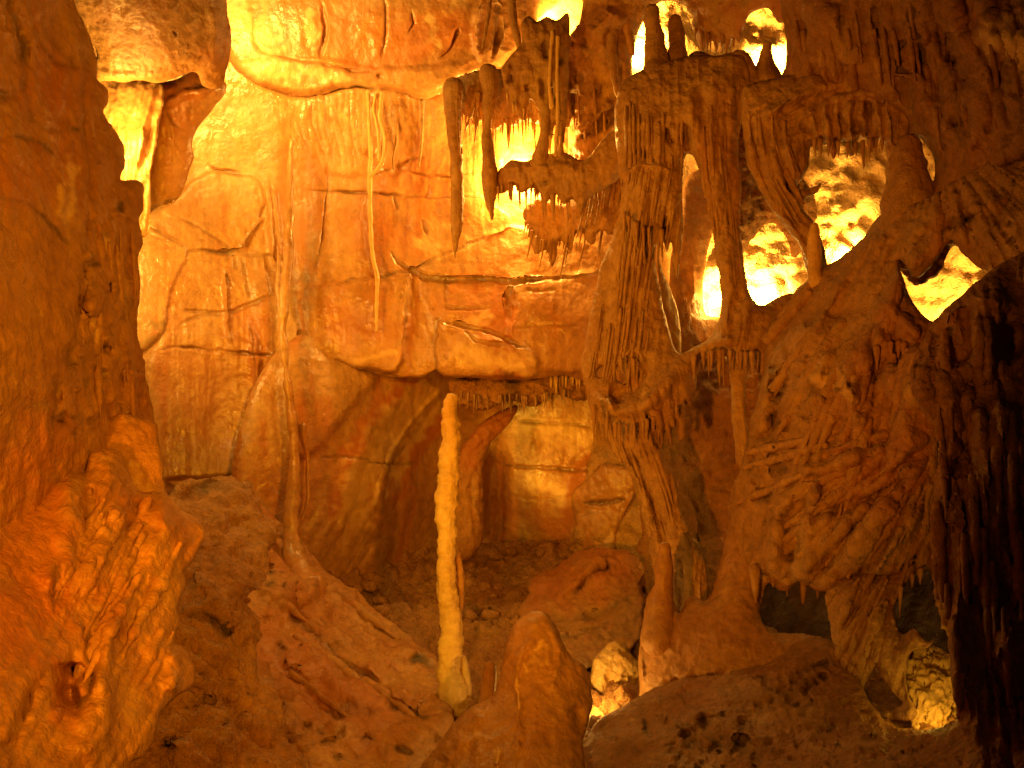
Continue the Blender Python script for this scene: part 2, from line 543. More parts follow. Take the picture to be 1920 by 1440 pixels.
def ribs(parent, src, n, box, length, radius, flow, mat, seed, name='rib', lift=.35):
    """thin dripstone ribs that run down a body along its flow, each its own part"""
    rg = random.Random(seed)
    made = tries = 0
    while made < n and tries < n * 12:
        tries += 1
        u = rg.uniform(box[0], box[2]); v = rg.uniform(box[1], box[3])
        ln = rg.uniform(*length); r = rg.uniform(*radius)
        k = max(5, int(ln / 14)); pts = []
        for i in range(k + 1):
            y = front_at(src, u, v)
            if y is None: break
            f = i / k
            pts.append([u, v, y, r * (0.25 + .75 * math.sin(math.pi * min(1, f * 1.15 + .08)) ** .6) if f < .87 else r * .4])
            d = flow(u, v)
            u += d[0] * ln / k + rg.uniform(-.7, .7); v += d[1] * ln / k
        if len(pts) < 5: continue
        ys = np.array([p[2] for p in pts]); ker = np.ones(5) / 5
        ys = np.convolve(np.pad(ys, 2, mode='edge'), ker, 'valid')
        for p, y in zip(pts, ys): p[2] = y - lift * p[3] * y / F
        tube(name, pts, mat, parent, seg=8, ring=7, disp=((9, r * .004 * .5), (24, .004)))
        made += 1

def toward(cx, cy, sgn=1):
    def f(u, v):
        dx, dy = (u - cx) * sgn, (v - cy) * sgn
        l = math.hypot(dx, dy) + 1e-6
        return dx / l, dy / l
    return f
def along(deg):
    a = math.radians(deg)
    return lambda u, v: (math.sin(a), math.cos(a))
def spine_flow(sp):
    sp = np.asarray(sp, float)
    def f(u, v):
        s = (np.interp(v + 15, sp[:, 0], sp[:, 1]) - np.interp(v - 15, sp[:, 0], sp[:, 1])) / 30
        l = math.hypot(s, 1)
        return s / l, 1 / l
    return f

def icicles(parent, edge, Y, count, lmin, lmax, rmin, rmax, mat, name='stalactite', lean=0.0, seed=1, yj=0.06):
    """small hanging points along an edge given in frame units; each one is its own part"""
    rg = random.Random(seed)
    e = catmull(edge, False, 6) if len(edge) > 2 else np.asarray(edge, float)
    L = np.concatenate([[0], np.cumsum(np.hypot(*np.diff(e, axis=0).T))])
    for i in range(count):
        t = (i + rg.uniform(.1, .9)) / count * L[-1]
        u = np.interp(t, L, e[:, 0]); v = np.interp(t, L, e[:, 1])
        ln = lmin + (lmax - lmin) * rg.random() ** 1.6; r = rmin + (rmax - rmin) * rg.random() * (ln / lmax) ** .5
        y = Y(u, v) if callable(Y) else Y
        y += rg.uniform(-yj, yj)
        lx = lean * ln + rg.uniform(-.05, .05) * ln
        tube(name, [(u, v - 6, y, r * 1.5), (u + lx * .2, v + ln * .25, y, r), (u + lx * .6, v + ln * .65, y, r * .7), (u + lx, v + ln, y, r * .22)],
             mat, parent, seg=7, ring=7, disp=((9, r * y / F * .5),))

_STONES = {}
def stone(parent, u, v, Y, r_px, mat, seed, name='stone', squash=(1, 1, .75)):
    """one loose angular stone; a few shared shapes, each turned and scaled"""
    rg = random.Random(seed)
    key = (seed % 7, mat.name)
    if key not in _STONES:
        nu_, nv_ = 14, 9
        th = np.linspace(0, 2 * math.pi, nu_, endpoint=False); ph = np.linspace(0.02, math.pi - .02, nv_)
        T, Pp = np.meshgrid(th, ph)
        D = np.stack([np.cos(T) * np.sin(Pp), np.sin(T) * np.sin(Pp), np.cos(Pp)], -1).reshape(-1, 3)
        rr = np.ones(len(D))
        q = np.random.RandomState(seed % 7 + 40)
        for _ in range(9):                      # plane cuts give the facets
            n = q.normal(size=3); n /= np.linalg.norm(n); c = q.uniform(.62, .9)
            dn = D @ n
            rr = np.where(dn > .05, np.minimum(rr, c / np.maximum(dn, .05)), rr)
        rr *= 1 + .10 * fbm(D[:, 0] * 2 + seed % 7, D[:, 1] * 2, D[:, 2] * 2, 3)
        V = D * rr[:, None]
        j, i = np.meshgrid(np.arange(nv_ - 1), np.arange(nu_), indexing='ij')
        Q = np.stack([j * nu_ + i, (j + 1) * nu_ + i, (j + 1) * nu_ + (i + 1) % nu_, j * nu_ + (i + 1) % nu_], -1).reshape(-1, 4)
        me = bpy.data.meshes.new('stone')
        me.from_pydata(V.tolist(), [], Q.tolist()); me.update()
        me.polygons.foreach_set('use_smooth', np.ones(len(me.polygons), bool))
        me.materials.append(mat)
        _STONES[key] = me
    o = bpy.data.objects.new(name, _STONES[key])
    r = r_px * Y / F
    o.location = P3(u, v, Y)
    o.rotation_euler = (rg.uniform(-.5, .5), rg.uniform(-.5, .5), rg.uniform(0, 6.28))
    o.scale = (r * squash[0] * rg.uniform(.8, 1.25), r * squash[1] * rg.uniform(.8, 1.25), r * squash[2] * rg.uniform(.8, 1.2))
    return link(o, parent)

# ------------------------------------------------------------------ materials
def rock(name, a, b, red, palec=(.74, .60, .38), green=(.26, .26, .12), scale=1.0, streak=.5, bump=.5, rough=.62, grain=1.0, mott=.5, greenamt=.35, spec=.45, sss=0.0, fib=.5):
    a, b, red, palec, green = [(c[0], c[1] * .78, c[2] * .5) for c in (a, b, red, palec, green)]
    m = bpy.data.materials.new(name); m.use_nodes = True
    nt = m.node_tree; N = nt.nodes; Lk = nt.links; N.clear()
    out = N.new('ShaderNodeOutputMaterial'); bs = N.new('ShaderNodeBsdfPrincipled'); Lk.new(bs.outputs[0], out.inputs[0])
    geo = N.new('ShaderNodeNewGeometry')
    def mapping(sx, sy, sz):
        mp = N.new('ShaderNodeMapping'); mp.inputs['Scale'].default_value = (sx, sy, sz); Lk.new(geo.outputs['Position'], mp.inputs['Vector']); return mp.outputs[0]
    def nz(vec, sc, det=5, ro=.55, dist=0.0):
        n = N.new('ShaderNodeTexNoise'); n.inputs['Scale'].default_value = sc; n.inputs['Detail'].default_value = det
        n.inputs['Roughness'].default_value = ro; n.inputs['Distortion'].default_value = dist; Lk.new(vec, n.inputs['Vector']); return n.outputs[0]
    def ramp(x, lo, hi):
        r = N.new('ShaderNodeMapRange'); r.inputs[1].default_value = lo; r.inputs[2].default_value = hi; r.interpolation_type = 'SMOOTHSTEP'; Lk.new(x, r.inputs[0]); return r.outputs[0]
    def mul(x, k):
        r = N.new('ShaderNodeMath'); r.operation = 'MULTIPLY'; Lk.new(x, r.inputs[0])
        if isinstance(k, float): r.inputs[1].default_value = k
        else: Lk.new(k, r.inputs[1])
        return r.outputs[0]
    def mix(f, c1, c2):
        x = N.new('ShaderNodeMix'); x.data_type = 'RGBA'; Lk.new(f, x.inputs[0])
        for s, c in ((6, c1), (7, c2)):
            if isinstance(c, tuple): x.inputs[s].default_value = (*c, 1)
            else: Lk.new(c, x.inputs[s])
        return x.outputs[2]
    iso = mapping(1, 1, 1); ver = mapping(1, 1, .13)
    c = mix(ramp(nz(iso, 1.3 * scale, 4, .6, .4), .36, .66), a, b)
    c = mix(mul(ramp(nz(ver, 2.6 * scale, 4, .6, .5), .48, .72), float(streak)), c, red)
    c = mix(mul(ramp(nz(ver, 6.0 * scale, 3, .6, .2), .55, .75), float(streak * .6)), c, palec)
    c = mix(mul(ramp(nz(iso, 2.1 * scale, 5, .65, .8), .60, .74), float(greenamt)), c, green)
    c = mix(mul(ramp(nz(iso, 4.3 * scale, 5, .7, 1.2), .56, .72), .45), c, (a[0] * .42, a[1] * .38, a[2] * .36))
    c = mix(mul(ramp(nz(iso, 7.7 * scale, 4, .7, .6), .60, .72), .35), c, palec)
    sp = nz(iso, 17 * scale, 5, .7)
    dk = N.new('ShaderNodeMix'); dk.data_type = 'RGBA'; dk.blend_type = 'MULTIPLY'; dk.inputs[0].default_value = mott
    rr = N.new('ShaderNodeValToRGB'); rr.color_ramp.elements[0].position = .32; rr.color_ramp.elements[0].color = (.45, .4, .34, 1)
    rr.color_ramp.elements[1].position = .62; rr.color_ramp.elements[1].color = (1, 1, 1, 1); Lk.new(sp, rr.inputs[0])
    Lk.new(c, dk.inputs[6]); Lk.new(rr.outputs[0], dk.inputs[7]); c = dk.outputs[2]
    def attr(n):
        x = N.new('ShaderNodeAttribute'); x.attribute_name = n; return x.outputs['Fac']
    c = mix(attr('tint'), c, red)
    c = mix(attr('pale'), c, palec)
    c = mix(mul(attr('dirt_shade'), .85), c, (.055, .04, .02))
    Lk.new(c, bs.inputs['Base Color'])
    ro = N.new('ShaderNodeMapRange'); ro.inputs[1].default_value = .3; ro.inputs[2].default_value = .7
    ro.inputs[3].default_value = rough - .2; ro.inputs[4].default_value = min(1, rough + .2); Lk.new(nz(iso, 3.1, 2), ro.inputs[0]); Lk.new(ro.outputs[0], bs.inputs['Roughness'])
    bs.inputs['Specular IOR Level'].default_value = spec
    if sss:
        bs.inputs['Subsurface Weight'].default_value = sss
        bs.inputs['Subsurface Radius'].default_value = (.12, .05, .02)
        bs.inputs['Subsurface Scale'].default_value = .5
    b1 = N.new('ShaderNodeBump'); b1.inputs['Strength'].default_value = bump; b1.inputs['Distance'].default_value = .03 * grain
    Lk.new(nz(iso, 14 * scale, 4, .62, .3), b1.inputs['Height'])
    b2 = N.new('ShaderNodeBump'); b2.inputs['Strength'].default_value = bump * .55; b2.inputs['Distance'].default_value = .008 * grain
    Lk.new(nz(iso, 70, 2, .6), b2.inputs['Height']); Lk.new(b1.outputs[0], b2.inputs['Normal'])
    b3 = N.new('ShaderNodeBump'); b3.inputs['Strength'].default_value = bump * fib; b3.inputs['Distance'].default_value = .02 * grain
    Lk.new(nz(ver, 26, 3, .6, .4), b3.inputs['Height']); Lk.new(b2.outputs[0], b3.inputs['Normal'])
    Lk.new(b3.outputs[0], bs.inputs['Normal'])
    return m

M = {
    'wall': rock('wall_limestone', (.60, .41, .22), (.50, .29, .13), (.48, .19, .06), streak=.9, bump=.4, rough=.36, mott=.55, greenamt=.55, spec=.7, fib=.4),
    'flow': rock('orange_flowstone', (.52, .33, .16), (.44, .25, .10), (.44, .18, .06), streak=.6, bump=.6, rough=.55, mott=.6, greenamt=.4),
    'drape': rock('tan_dripstone', (.50, .36, .19), (.40, .26, .13), (.40, .19, .08), streak=.6, bump=.75, rough=.62, mott=.6, greenamt=.35, fib=.8),
    'rubble': rock('brown_rubble_stone', (.48, .30, .14), (.38, .21, .09), (.40, .17, .05), streak=.2, bump=.9, rough=.75, mott=.75, greenamt=.5, grain=1.6),
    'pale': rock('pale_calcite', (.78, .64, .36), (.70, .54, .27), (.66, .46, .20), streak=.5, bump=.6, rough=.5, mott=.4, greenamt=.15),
    'mound': rock('smooth_stalagmite_calcite', (.46, .30, .16), (.42, .25, .12), (.42, .20, .08), streak=.5, bump=.5, rough=.5, mott=.55, greenamt=.15),
    'recess_shade': rock('shade_black_stone', (.07, .045, .03), (.05, .03, .02), (.07, .03, .015), palec=(.1, .07, .04), green=(.05, .05, .03), streak=.3, bump=.8, rough=.8, mott=.6, greenamt=.2),  # shade of the recess put into the stone colour
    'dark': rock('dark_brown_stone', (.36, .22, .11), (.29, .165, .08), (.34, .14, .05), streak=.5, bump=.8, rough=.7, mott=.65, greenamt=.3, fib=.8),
    'chamber': rock('bright_chamber_stone', (.62, .48, .28), (.52, .36, .18), (.48, .27, .1), streak=.3, bump=.8, rough=.7, mott=.5, greenamt=.3, grain=1.8),
}
# ------------------------------------------------------------------ the setting: chamber walls and floor
ch = relief('chamber_wall', [(960, -140), (2250, -140), (2250, 1250), (1150, 1250), (1120, 700), (1000, 500)],
            [(1000, 0, 9.7), (1300, 100, 9.6), (1700, 100, 9.4), (2200, 0, 8.0), (1200, 600, 9.7), (1500, 600, 9.3), (1900, 600, 8.6), (1300, 1200, 9.2), (2200, 1200, 7.5)],
            L=30, step=6, mat=M['chamber'], solid=False, disp=((1.1, .25), (3.5, .12, 'billow'), (9, .045, 'billow'), (22, .012, 'billow')))
tag(ch, kind='structure')

DK = .9
wall_blocks = [
    [(440, 108), (500, 160), (575, 178), (640, 160), (730, 166), (745, -80), (430, -80)],
    [(730, 166), (800, 178), (860, 150), (940, 120), (960, 60), (960, -80), (745, -80)],
    [(262, 420), (350, 468), (330, 520), (318, 560), (308, 600), (300, 650), (230, 660), (230, 420)],
    [(262, 420), (330, 375), (375, 330), (470, 330), (495, 370), (480, 420), (462, 468), (440, 473), (380, 468), (350, 468)],
    [(350, 470), (440, 473), (462, 470), (520, 478), (520, 545), (480, 560), (440, 575), (390, 585), (350, 600), (305, 618), (318, 560), (335, 510)],
    [(305, 618), (390, 585), (440, 575), (520, 550), (525, 668), (470, 664), (400, 657), (340, 650), (300, 656)],
    [(300, 660), (400, 660), (525, 672), (540, 800), (545, 960), (460, 905), (380, 905), (320, 910), (300, 800)],
    [(555, 356), (690, 362), (690, 510), (660, 520), (630, 530), (595, 500), (605, 440), (615, 400)],
    [(690, 362), (790, 370), (905, 371), (960, 420), (870, 460), (820, 480), (775, 506), (740, 510), (700, 518)],
    [(560, 540), (630, 532), (700, 520), (772, 510), (770, 560), (760, 640), (745, 695), (690, 690), (640, 680), (590, 660), (565, 610)],
    [(775, 508), (870, 523), (955, 525), (965, 570), (950, 640), (880, 620), (820, 605), (800, 570)],
    [(818, 605), (880, 622), (950, 642), (1000, 655), (1000, 712), (900, 710), (825, 704)],
    [(955, 525), (1050, 520), (1125, 510), (1130, 600), (1105, 700), (1060, 702), (1000, 690), (955, 640), (965, 570)],
    [(775, 506), (820, 480), (870, 460), (960, 420), (1010, 440), (1120, 460), (1125, 510), (1050, 520), (955, 524), (870, 522)],
]
W = relief('cave_wall',
    [(140, -90), (1400, -90), (1400, 640), (1200, 720), (1110, 714), (1085, 712), (1060, 704), (1000, 711), (950, 713), (900, 710), (832, 706), (818, 694), (790, 706), (742, 706), (690, 696), (640, 684), (600, 668),
     (588, 690), (600, 800), (592, 900), (585, 1000), (560, 1120), (140, 1150)],
    [(150, 0, 8.6), (150, 700, 8.3), (300, 500, 8.7), (420, 300, 9.0), (600, 50, 8.9), (600, 300, 9.25), (700, 560, 9.1), (900, 560, 9.1), (900, 30, 9.0), (900, 300, 9.3), (1100, 300, 9.4), (1060, 600, 9.0), (1350, 300, 9.8),
     (430, 800, 8.9), (300, 1000, 8.5), (540, 1000, 8.8), (1300, 650, 9.4)],
    L=16, squash=1.0, step=2.6, mat=M['wall'], solid=False, jit=2.5, crack=.6, plate=.26, fine=.3, psoft=.55,
    disp=((.7, .10), (2.2, .035), (8, .010), (22, .0035)),
    flutes=((30, .022, ('dir', 2), 'billow', 7, (540, 180, 1000, 330)), (11, .014, ('dir', 2), 'billow', 12, (540, 160, 1000, 350)), (12, .008, ('dir', 0), 'billow', 14, (280, 380, 1100, 950)), (70, .05, ('dir', 4), 'billow', 7, (470, 200, 570, 900)), (90, .03, ('dir', 0), 'billow', 6, (280, 600, 560, 950)),
            (40, .05, ('dir', -12), 'billow', 5, (850, -60, 1060, 170)), (70, .035, ('dir', 3), 'billow', 5, (430, -60, 850, 150))),
    plates=(([(430, 100), (500, 160), (575, 176), (640, 156), (730, 164), (800, 176), (860, 148), (940, 118), (1000, 60), (1100, -90), (400, -90)], .30, 14),
            ([(600, 110), (700, 128), (860, 118), (940, 80), (940, 118), (860, 148), (800, 178), (730, 168), (640, 160), (580, 170), (500, 160), (450, 120)], .10, 12),
            ([(590, 165), (690, 165), (690, 300), (680, 325), (620, 320), (560, 230)], .10, 16),
            ([(700, 175), (790, 175), (790, 240), (760, 320), (715, 320)], -.10, 10),
            ([(262, 420), (350, 468), (330, 520), (318, 560), (302, 620), (230, 660), (230, 420)], .16, 7),
            ([(262, 420), (330, 375), (375, 330), (470, 330), (495, 370), (480, 420), (462, 468), (440, 473), (380, 468), (350, 468)], .12, 6),
            ([(302, 640), (525, 668), (560, 800), (560, 960), (300, 960)], .06, 10),
            ([(565, 540), (630, 532), (700, 520), (772, 510), (770, 560), (760, 640), (745, 695), (690, 690), (640, 680), (590, 660), (568, 610)], .20, 8),
            ([(818, 605), (880, 622), (950, 642), (1000, 655), (1000, 712), (900, 712), (825, 706)], .12, 10),
            ([(955, 525), (1050, 520), (1125, 510), (1140, 600), (1115, 705), (1060, 702), (1000, 690), (955, 640), (965, 570)], .16, 14),
            ([(775, 508), (870, 523), (955, 525), (965, 570), (950, 640), (880, 620), (820, 605), (800, 570)], .07, 8),
            ([(772, 510), (800, 570), (815, 690), (770, 690), (760, 600)], -.12, 12),
            ([(775, 506), (820, 480), (870, 460), (960, 420), (1010, 440), (1120, 460), (1125, 510), (1050, 520), (955, 524), (870, 522)], .10, 7),
            ([(690, 362), (790, 370), (905, 371), (960, 420), (870, 460), (820, 480), (775, 506), (740, 510), (700, 518)], .06, 7),
            ([(500, 480), (530, 490), (530, 545), (512, 550)], -.12, 6),
            ([(560, 680), (600, 700), (585, 800), (566, 800)], -.12, 10),
            ([(310, 900), (380, 895), (470, 900), (480, 945), (400, 920), (310, 925)], -.25, 8)),
    strokes=(
        ([(430, 110), (450, 132), (500, 166), (560, 181), (610, 176), (650, 162), (720, 168), (800, 182), (840, 175)], 6, -.10, DK * .7),
        ([(555, 355), (615, 358), (690, 362), (790, 370), (870, 372), (910, 370)], 3.2, -.06, DK),
        ([(616, 290), (614, 350), (608, 400), (605, 440), (598, 480), (592, 500)], 3.0, -.05, DK * .7),
        ([(700, 330), (722, 320), (745, 314), (770, 300), (792, 296)], 4, -.08, DK),
        ([(755, 318), (790, 328), (845, 331), (905, 320)], 2.6, -.04, DK * .6),
        ([(630, 532), (660, 521), (700, 520), (740, 511), (772, 508), (800, 520), (870, 524), (910, 522), (960, 526), (1000, 523), (1050, 520), (1100, 515), (1128, 507)], 4.2, -.13, 1.0),
        ([(774, 506), (800, 492), (822, 480), (870, 462), (935, 430)], 2.6, -.06, DK),
        ([(735, 470), (745, 490), (765, 505)], 2.6, -.05, DK * .7),
        ([(298, 657), (340, 650), (360, 652), (400, 658), (470, 664), (526, 669)], 2.8, -.06, DK),
        ([(560, 672), (600, 674), (640, 680), (672, 686)], 3.5, -.08, 1.0),
        ([(392, 310), (402, 318), (430, 322), (456, 328)], 3, -.05, DK * .7),
        ([(270, 418), (300, 440), (330, 456), (356, 470)], 2.4, -.05, DK * .8),
        ([(354, 468), (378, 467), (400, 470), (420, 474), (448, 472)], 3.2, -.08, 1.0),
        ([(450, 474), (480, 478), (506, 480)], 2, -.03, DK * .7),
        ([(326, 402), (350, 414), (390, 436), (420, 456), (440, 470)], 2, -.025, DK * .5),
        ([(455, 470), (462, 450), (476, 428), (495, 405)], 4, .05), ([(458, 466), (470, 440), (490, 415)], 2, -.05, DK * .7),
        ([(456, 478), (460, 520), (468, 555)], 2, -.04, DK * .8), ([(440, 478), (444, 505)], 2, -.03, DK * .5),
        ([(335, 610), (370, 595), (400, 588), (440, 582), (480, 565), (515, 552)], 2.2, -.04, DK * .7),
        ([(340, 582), (380, 586), (420, 586)], 2, -.03, DK * .5),
        ([(422, 505), (424, 540), (428, 585), (428, 620), (434, 650)], 5, .06), ([(426, 510), (434, 540)], 2.4, -.06, DK * .7),
        ([(316, 600)], 5, -.10, 1.0),
        ([(470, 600), (478, 640), (482, 720), (488, 800), (492, 880)], 6, .07), ([(468, 610), (476, 660), (478, 760)], 2.5, -.06, .6),
        ([(462, 760), (470, 820), (470, 890)], 5, -.06, .3),
        ([(500, 340), (504, 380), (508, 430), (512, 480), (528, 520)], 5, .09), ([(512, 350), (518, 400), (524, 450), (530, 500)], 5, .08),
        ([(700, 190), (702, 250), (700, 300)], 4, .06), ([(560, 210), (575, 260), (600, 310)], 2.6, .02), ([(585, 195), (588, 240), (610, 300)], 4, -.05, .3),
        ([(620, 200), (640, 270), (648, 310)], 2.6, .025), ([(600, 170), (605, 230), (618, 300)], 2.6, .03), ([(660, 190), (668, 260), (680, 310)], 2.6, .025),
        ([(818, 598), (845, 605), (880, 612), (920, 622), (955, 640), (1000, 655)], 2.6, -.05, DK * .8),
        ([(870, 612), (890, 640), (950, 645)], 2.4, -.04, DK * .5),
        ([(838, 520), (835, 548), (835, 575), (880, 577), (925, 577)], 2.2, -.035, DK * .7),
        ([(960, 528), (950, 560), (955, 610)], 2.6, -.05, DK * .6),
        ([(815, 600), (812, 640), (822, 700)], 3.5, -.08, DK * .7),
        ([(768, 510), (768, 560), (760, 620)], 3.5, -.07, .5),
        ([(562, 615), (570, 650), (590, 668)], 3, -.06, .6),
        ([(672, 690), (690, 692), (720, 700), (745, 706)], 8, -.22, 1.0),
        ([(1075, 700), (1100, 705)], 8, -.18, 1.0),
        ([(480, 30), (476, 80), (500, 105)], 2.4, -.03, .6), ([(600, 0), (610, 50), (600, 110)], 5, -.06, .5), ([(720, 0), (724, 60), (715, 110)], 4, -.05, .6),
        ([(770, 20), (776, 45), (765, 62)], 3, -.05, .8), ([(860, 50), (846, 90), (825, 110)], 6, -.10, .6), ([(905, 0), (890, 60), (900, 110)], 6, .10), ([(930, 0), (938, 60), (925, 105)], 6, -.09, .5),
        ([(480, 95), (540, 110), (600, 118), (650, 130), (690, 128)], 3, -.05, .6), ([(708, 140), (716, 146)], 7, -.12, 1.0), ([(650, 135), (700, 132)], 3, -.06, .8),
        ([(790, 410), (800, 440)], 2, -.03, .6), ([(805, 345), (800, 370)], 2.2, -.05, .8), ([(740, 370), (745, 390)], 2, -.04, .7),
        ([(985, 540), (1045, 545)], 2, -.02, .4), ([(960, 615), (1010, 610), (1090, 612)], 2, -.02, .3),
    ),
    pale=(([(440, 20), (500, 80)], 22), ([(575, 30), (585, 70)], 8), ([(595, 90), (596, 92)], 6), ([(808, 40), (805, 75)], 7), ([(480, 120), (540, 140)], 14), ([(850, 0), (852, 6)], 8), ([(820, 78), (820, 80)], 5),
          ([(890, 600), (910, 590)], 10), ([(660, 680), (740, 660)], 5), ([(560, 130), (700, 165)], 8), ([(790, 455), (820, 470)], 10), ([(860, 660), (980, 690)], 14)),
    tint=(([(560, 20), (700, 90), (830, 60)], 45, .8), ([(560, 300), (560, 460)], 40, .6), ([(470, 600), (500, 760)], 30, .6), ([(620, 600), (720, 620)], 45, .5), ([(780, 330), (860, 400)], 50, .4), ([(370, 700), (450, 850)], 45, .35),
          ([(850, 560), (940, 600)], 40, .4), ([(680, 440), (760, 450)], 40, .3)),
    split=[('rock_block', b) for b in wall_blocks])
tag(W, kind='structure')

# alcove under the overhang
al = relief('alcove_wall', [(540, 640), (1400, 640), (1400, 1250), (540, 1250)],
    [(590, 700, 8.98), (590, 1000, 8.9), (680, 850, 9.15), (760, 720, 9.45), (760, 950, 9.45), (880, 760, 10.3), (900, 1000, 10.5), (1000, 760, 10.25), (1050, 950, 10.2), (1180, 850, 10.3), (1350, 800, 10.1), (900, 1200, 10.2), (1350, 1200, 9.8)],
    L=20, step=3, mat=M['wall'], solid=False, fine=.35, plate=.5, psoft=1.7, crack=.6, disp=((.8, .06), (2.5, .03), (9, .01)),
    plates=(([(945, 690), (1160, 690), (1150, 800), (1110, 880), (1090, 1010), (945, 1010), (940, 880)], .28, 12),
            ([(1090, 880), (1200, 860), (1200, 930), (1170, 1050), (1080, 1050)], .30, 10),
            ([(905, 870), (945, 860), (940, 1000), (905, 1010)], -.35, 10),
            ([(540, 670), (700, 700), (655, 770), (620, 810), (590, 850), (540, 850)], .10, 6),
            ([(860, 860), (905, 830), (905, 1020), (850, 1030)], .12, 12)),
    strokes=(([(968, 790), (1010, 793), (1060, 795), (1120, 800)], 2.4, -.04, .8), ([(948, 872), (985, 876), (1030, 878), (1080, 882), (1120, 878)], 4, -.08, 1.0),
             ([(1000, 800), (1008, 840), (995, 865)], 12, -.05), ([(998, 830), (990, 870)], 2, -.03, .6), ([(950, 930), (1030, 938), (1060, 930)], 2, -.02, .3),
             ([(1100, 940), (1130, 942), (1170, 935)], 2.6, -.05, .9), ([(1080, 920), (1082, 970), (1076, 1020)], 5, -.10, .8), ([(1120, 835), (1090, 850), (1070, 870)], 2.5, -.04, .4),
             ([(850, 705), (800, 760), (745, 830), (720, 880), (700, 960)], 4, .05), ([(830, 740), (770, 830), (730, 870), (715, 960)], 3, -.04, .4), ([(780, 720), (720, 780), (660, 880), (640, 980)], 22, .05),
             ([(690, 868), (740, 870), (780, 868)], 2.4, -.04, .8), ([(600, 858), (640, 856), (690, 862)], 2.2, -.03, .5)),
    pale=(([(815, 725), (740, 800), (690, 880), (665, 950)], 26), ([(835, 745), (775, 830), (745, 900)], 7), ([(960, 780), (1100, 820)], 20), ([(1000, 900), (1050, 930)], 12)),
    tint=(([(765, 715), (690, 790), (640, 880), (625, 960)], 13, .95), ([(830, 780), (780, 850), (750, 930)], 10, .9), ([(790, 735), (730, 820), (690, 920)], 5, .7), ([(610, 760), (600, 900)], 14, .5), ([(960, 960), (1040, 990)], 20, .5), ([(1120, 800), (1080, 900), (1060, 990)], 14, .6)),
    flutes=((16, .05, ('dir', -30), 'billow', 10, (540, 950, 720, 1080)), (30, .04, ('dir', -8), 'billow', 8, (700, 850, 960, 1060))))
tag(al, kind='structure')

# floor: one rough sheet from the alcove to beneath the viewer
fl = relief('cave_floor', [(180, 900), (480, 905), (520, 950), (600, 1000), (760, 1000), (900, 1015), (1100, 1010), (1260, 1050), (1420, 1080), (1600, 1100), (2050, 1100), (2300, 1700), (-300, 1700), (100, 1100)],
    [(450, 930, 8.9), (600, 1020, 9.3), (900, 1030, 9.9), (1200, 1060, 9.5), (700, 1130, 8.8), (900, 1130, 8.6), (1150, 1160, 8.0), (850, 1250, 7.4), (1100, 1250, 6.9), (850, 1400, 6.2), (500, 1440, 5.9), (300, 1300, 6.0), (1400, 1150, 7.4), (1500, 1250, 6.4), (1500, 1440, 5.0), (1000, 1600, 4.8), (1900, 1440, 4.2), (200, 1600, 4.8), (1800, 1150, 7.2)],
    L=18, step=5, mat=M['rubble'], solid=False, disp=((1.2, .10), (4, .11, 'billow'), (11, .05, 'billow'), (26, .015)),
    strokes=(([(690, 1100), (700, 1150)], 18, -.25, .6), ([(880, 1060), (960, 1070)], 25, -.2, .2), ([(870, 1150), (930, 1160)], 20, -.2, .5)))
tag(fl, kind='structure')
# ------------------------------------------------------------------ the slope below the thin column
hs = relief('flowstone_slope', [(330, 935), (470, 920), (512, 965), (548, 1000), (580, 1030), (612, 1072), (655, 1100), (700, 1140), (760, 1185), (812, 1228), (842, 1262), (846, 1330), (852, 1400), (860, 1560), (250, 1560), (300, 1250), (340, 1050)],
    [(420, 940, 8.2), (560, 1010, 8.5), (570, 1100, 8.05), (700, 1180, 7.8), (810, 1240, 7.3), (820, 1330, 6.6), (600, 1250, 7.0), (450, 1150, 7.2), (380, 1300, 6.2), (600, 1400, 5.9), (850, 1460, 5.8), (400, 1500, 5.4)],
    L=34, step=4, mat=M['flow'], jit=4, disp=((1.5, .12), (4, .07), (10, .035), (24, .012)), flutes=((60, .14, ('dir', 48), 'billow', 5), (22, .045, ('dir', 50), 'billow', 5)),
    strokes=(([(480, 1090), (540, 1110), (600, 1105), (650, 1130)], 26, .14), ([(545, 1155), (590, 1195), (640, 1240), (700, 1280), (740, 1320), (800, 1345)], 7, -.14, .8), ([(560, 1130), (640, 1200), (720, 1262), (790, 1318)], 18, .12),
             ([(600, 1160), (606, 1175)], 6, -.10, .9), ([(768, 1245), (785, 1232), (805, 1240), (818, 1258)], 6, -.14, 1.0), ([(795, 1268), (790, 1300), (805, 1320)], 24, .10),
             ([(493, 1085), (515, 1075), (530, 1080)], 5, -.08, .9), ([(500, 1100), (510, 1096)], 5, -.10, .9), ([(640, 1320), (700, 1340)], 12, -.08, .5), ([(740, 1400), (770, 1412)], 6, -.10, 1.0), ([(680, 1385), (700, 1390)], 8, -.08, .6),
             ([(640, 1140), (720, 1210), (780, 1225)], 14, .05), *specks(40, (420, 1180, 640, 1440), 8, -.04, .45, 21), *specks(40, (420, 1080, 640, 1440), 10, .04, 0, 22), *specks(14, (480, 1050, 560, 1110), 5, -.05, .8, 23)),
    tint=(([(500, 1200), (620, 1290), (700, 1330)], 50, .6), ([(480, 980), (520, 1040)], 30, .5)),
    split=[('ridge', [(480, 1080), (560, 1090), (660, 1120), (760, 1200), (800, 1250), (780, 1320), (700, 1275), (600, 1195), (540, 1140)]), ('gully', [(540, 1145), (600, 1198), (700, 1278), (790, 1325), (800, 1350), (730, 1335), (640, 1260), (560, 1185)]), ('apron', [(300, 1200), (500, 1180), (640, 1265), (740, 1340), (870, 1360), (870, 1600), (240, 1600)])])
tag(hs, 'orange flowstone slope running down from the thin tall column', 'flowstone')

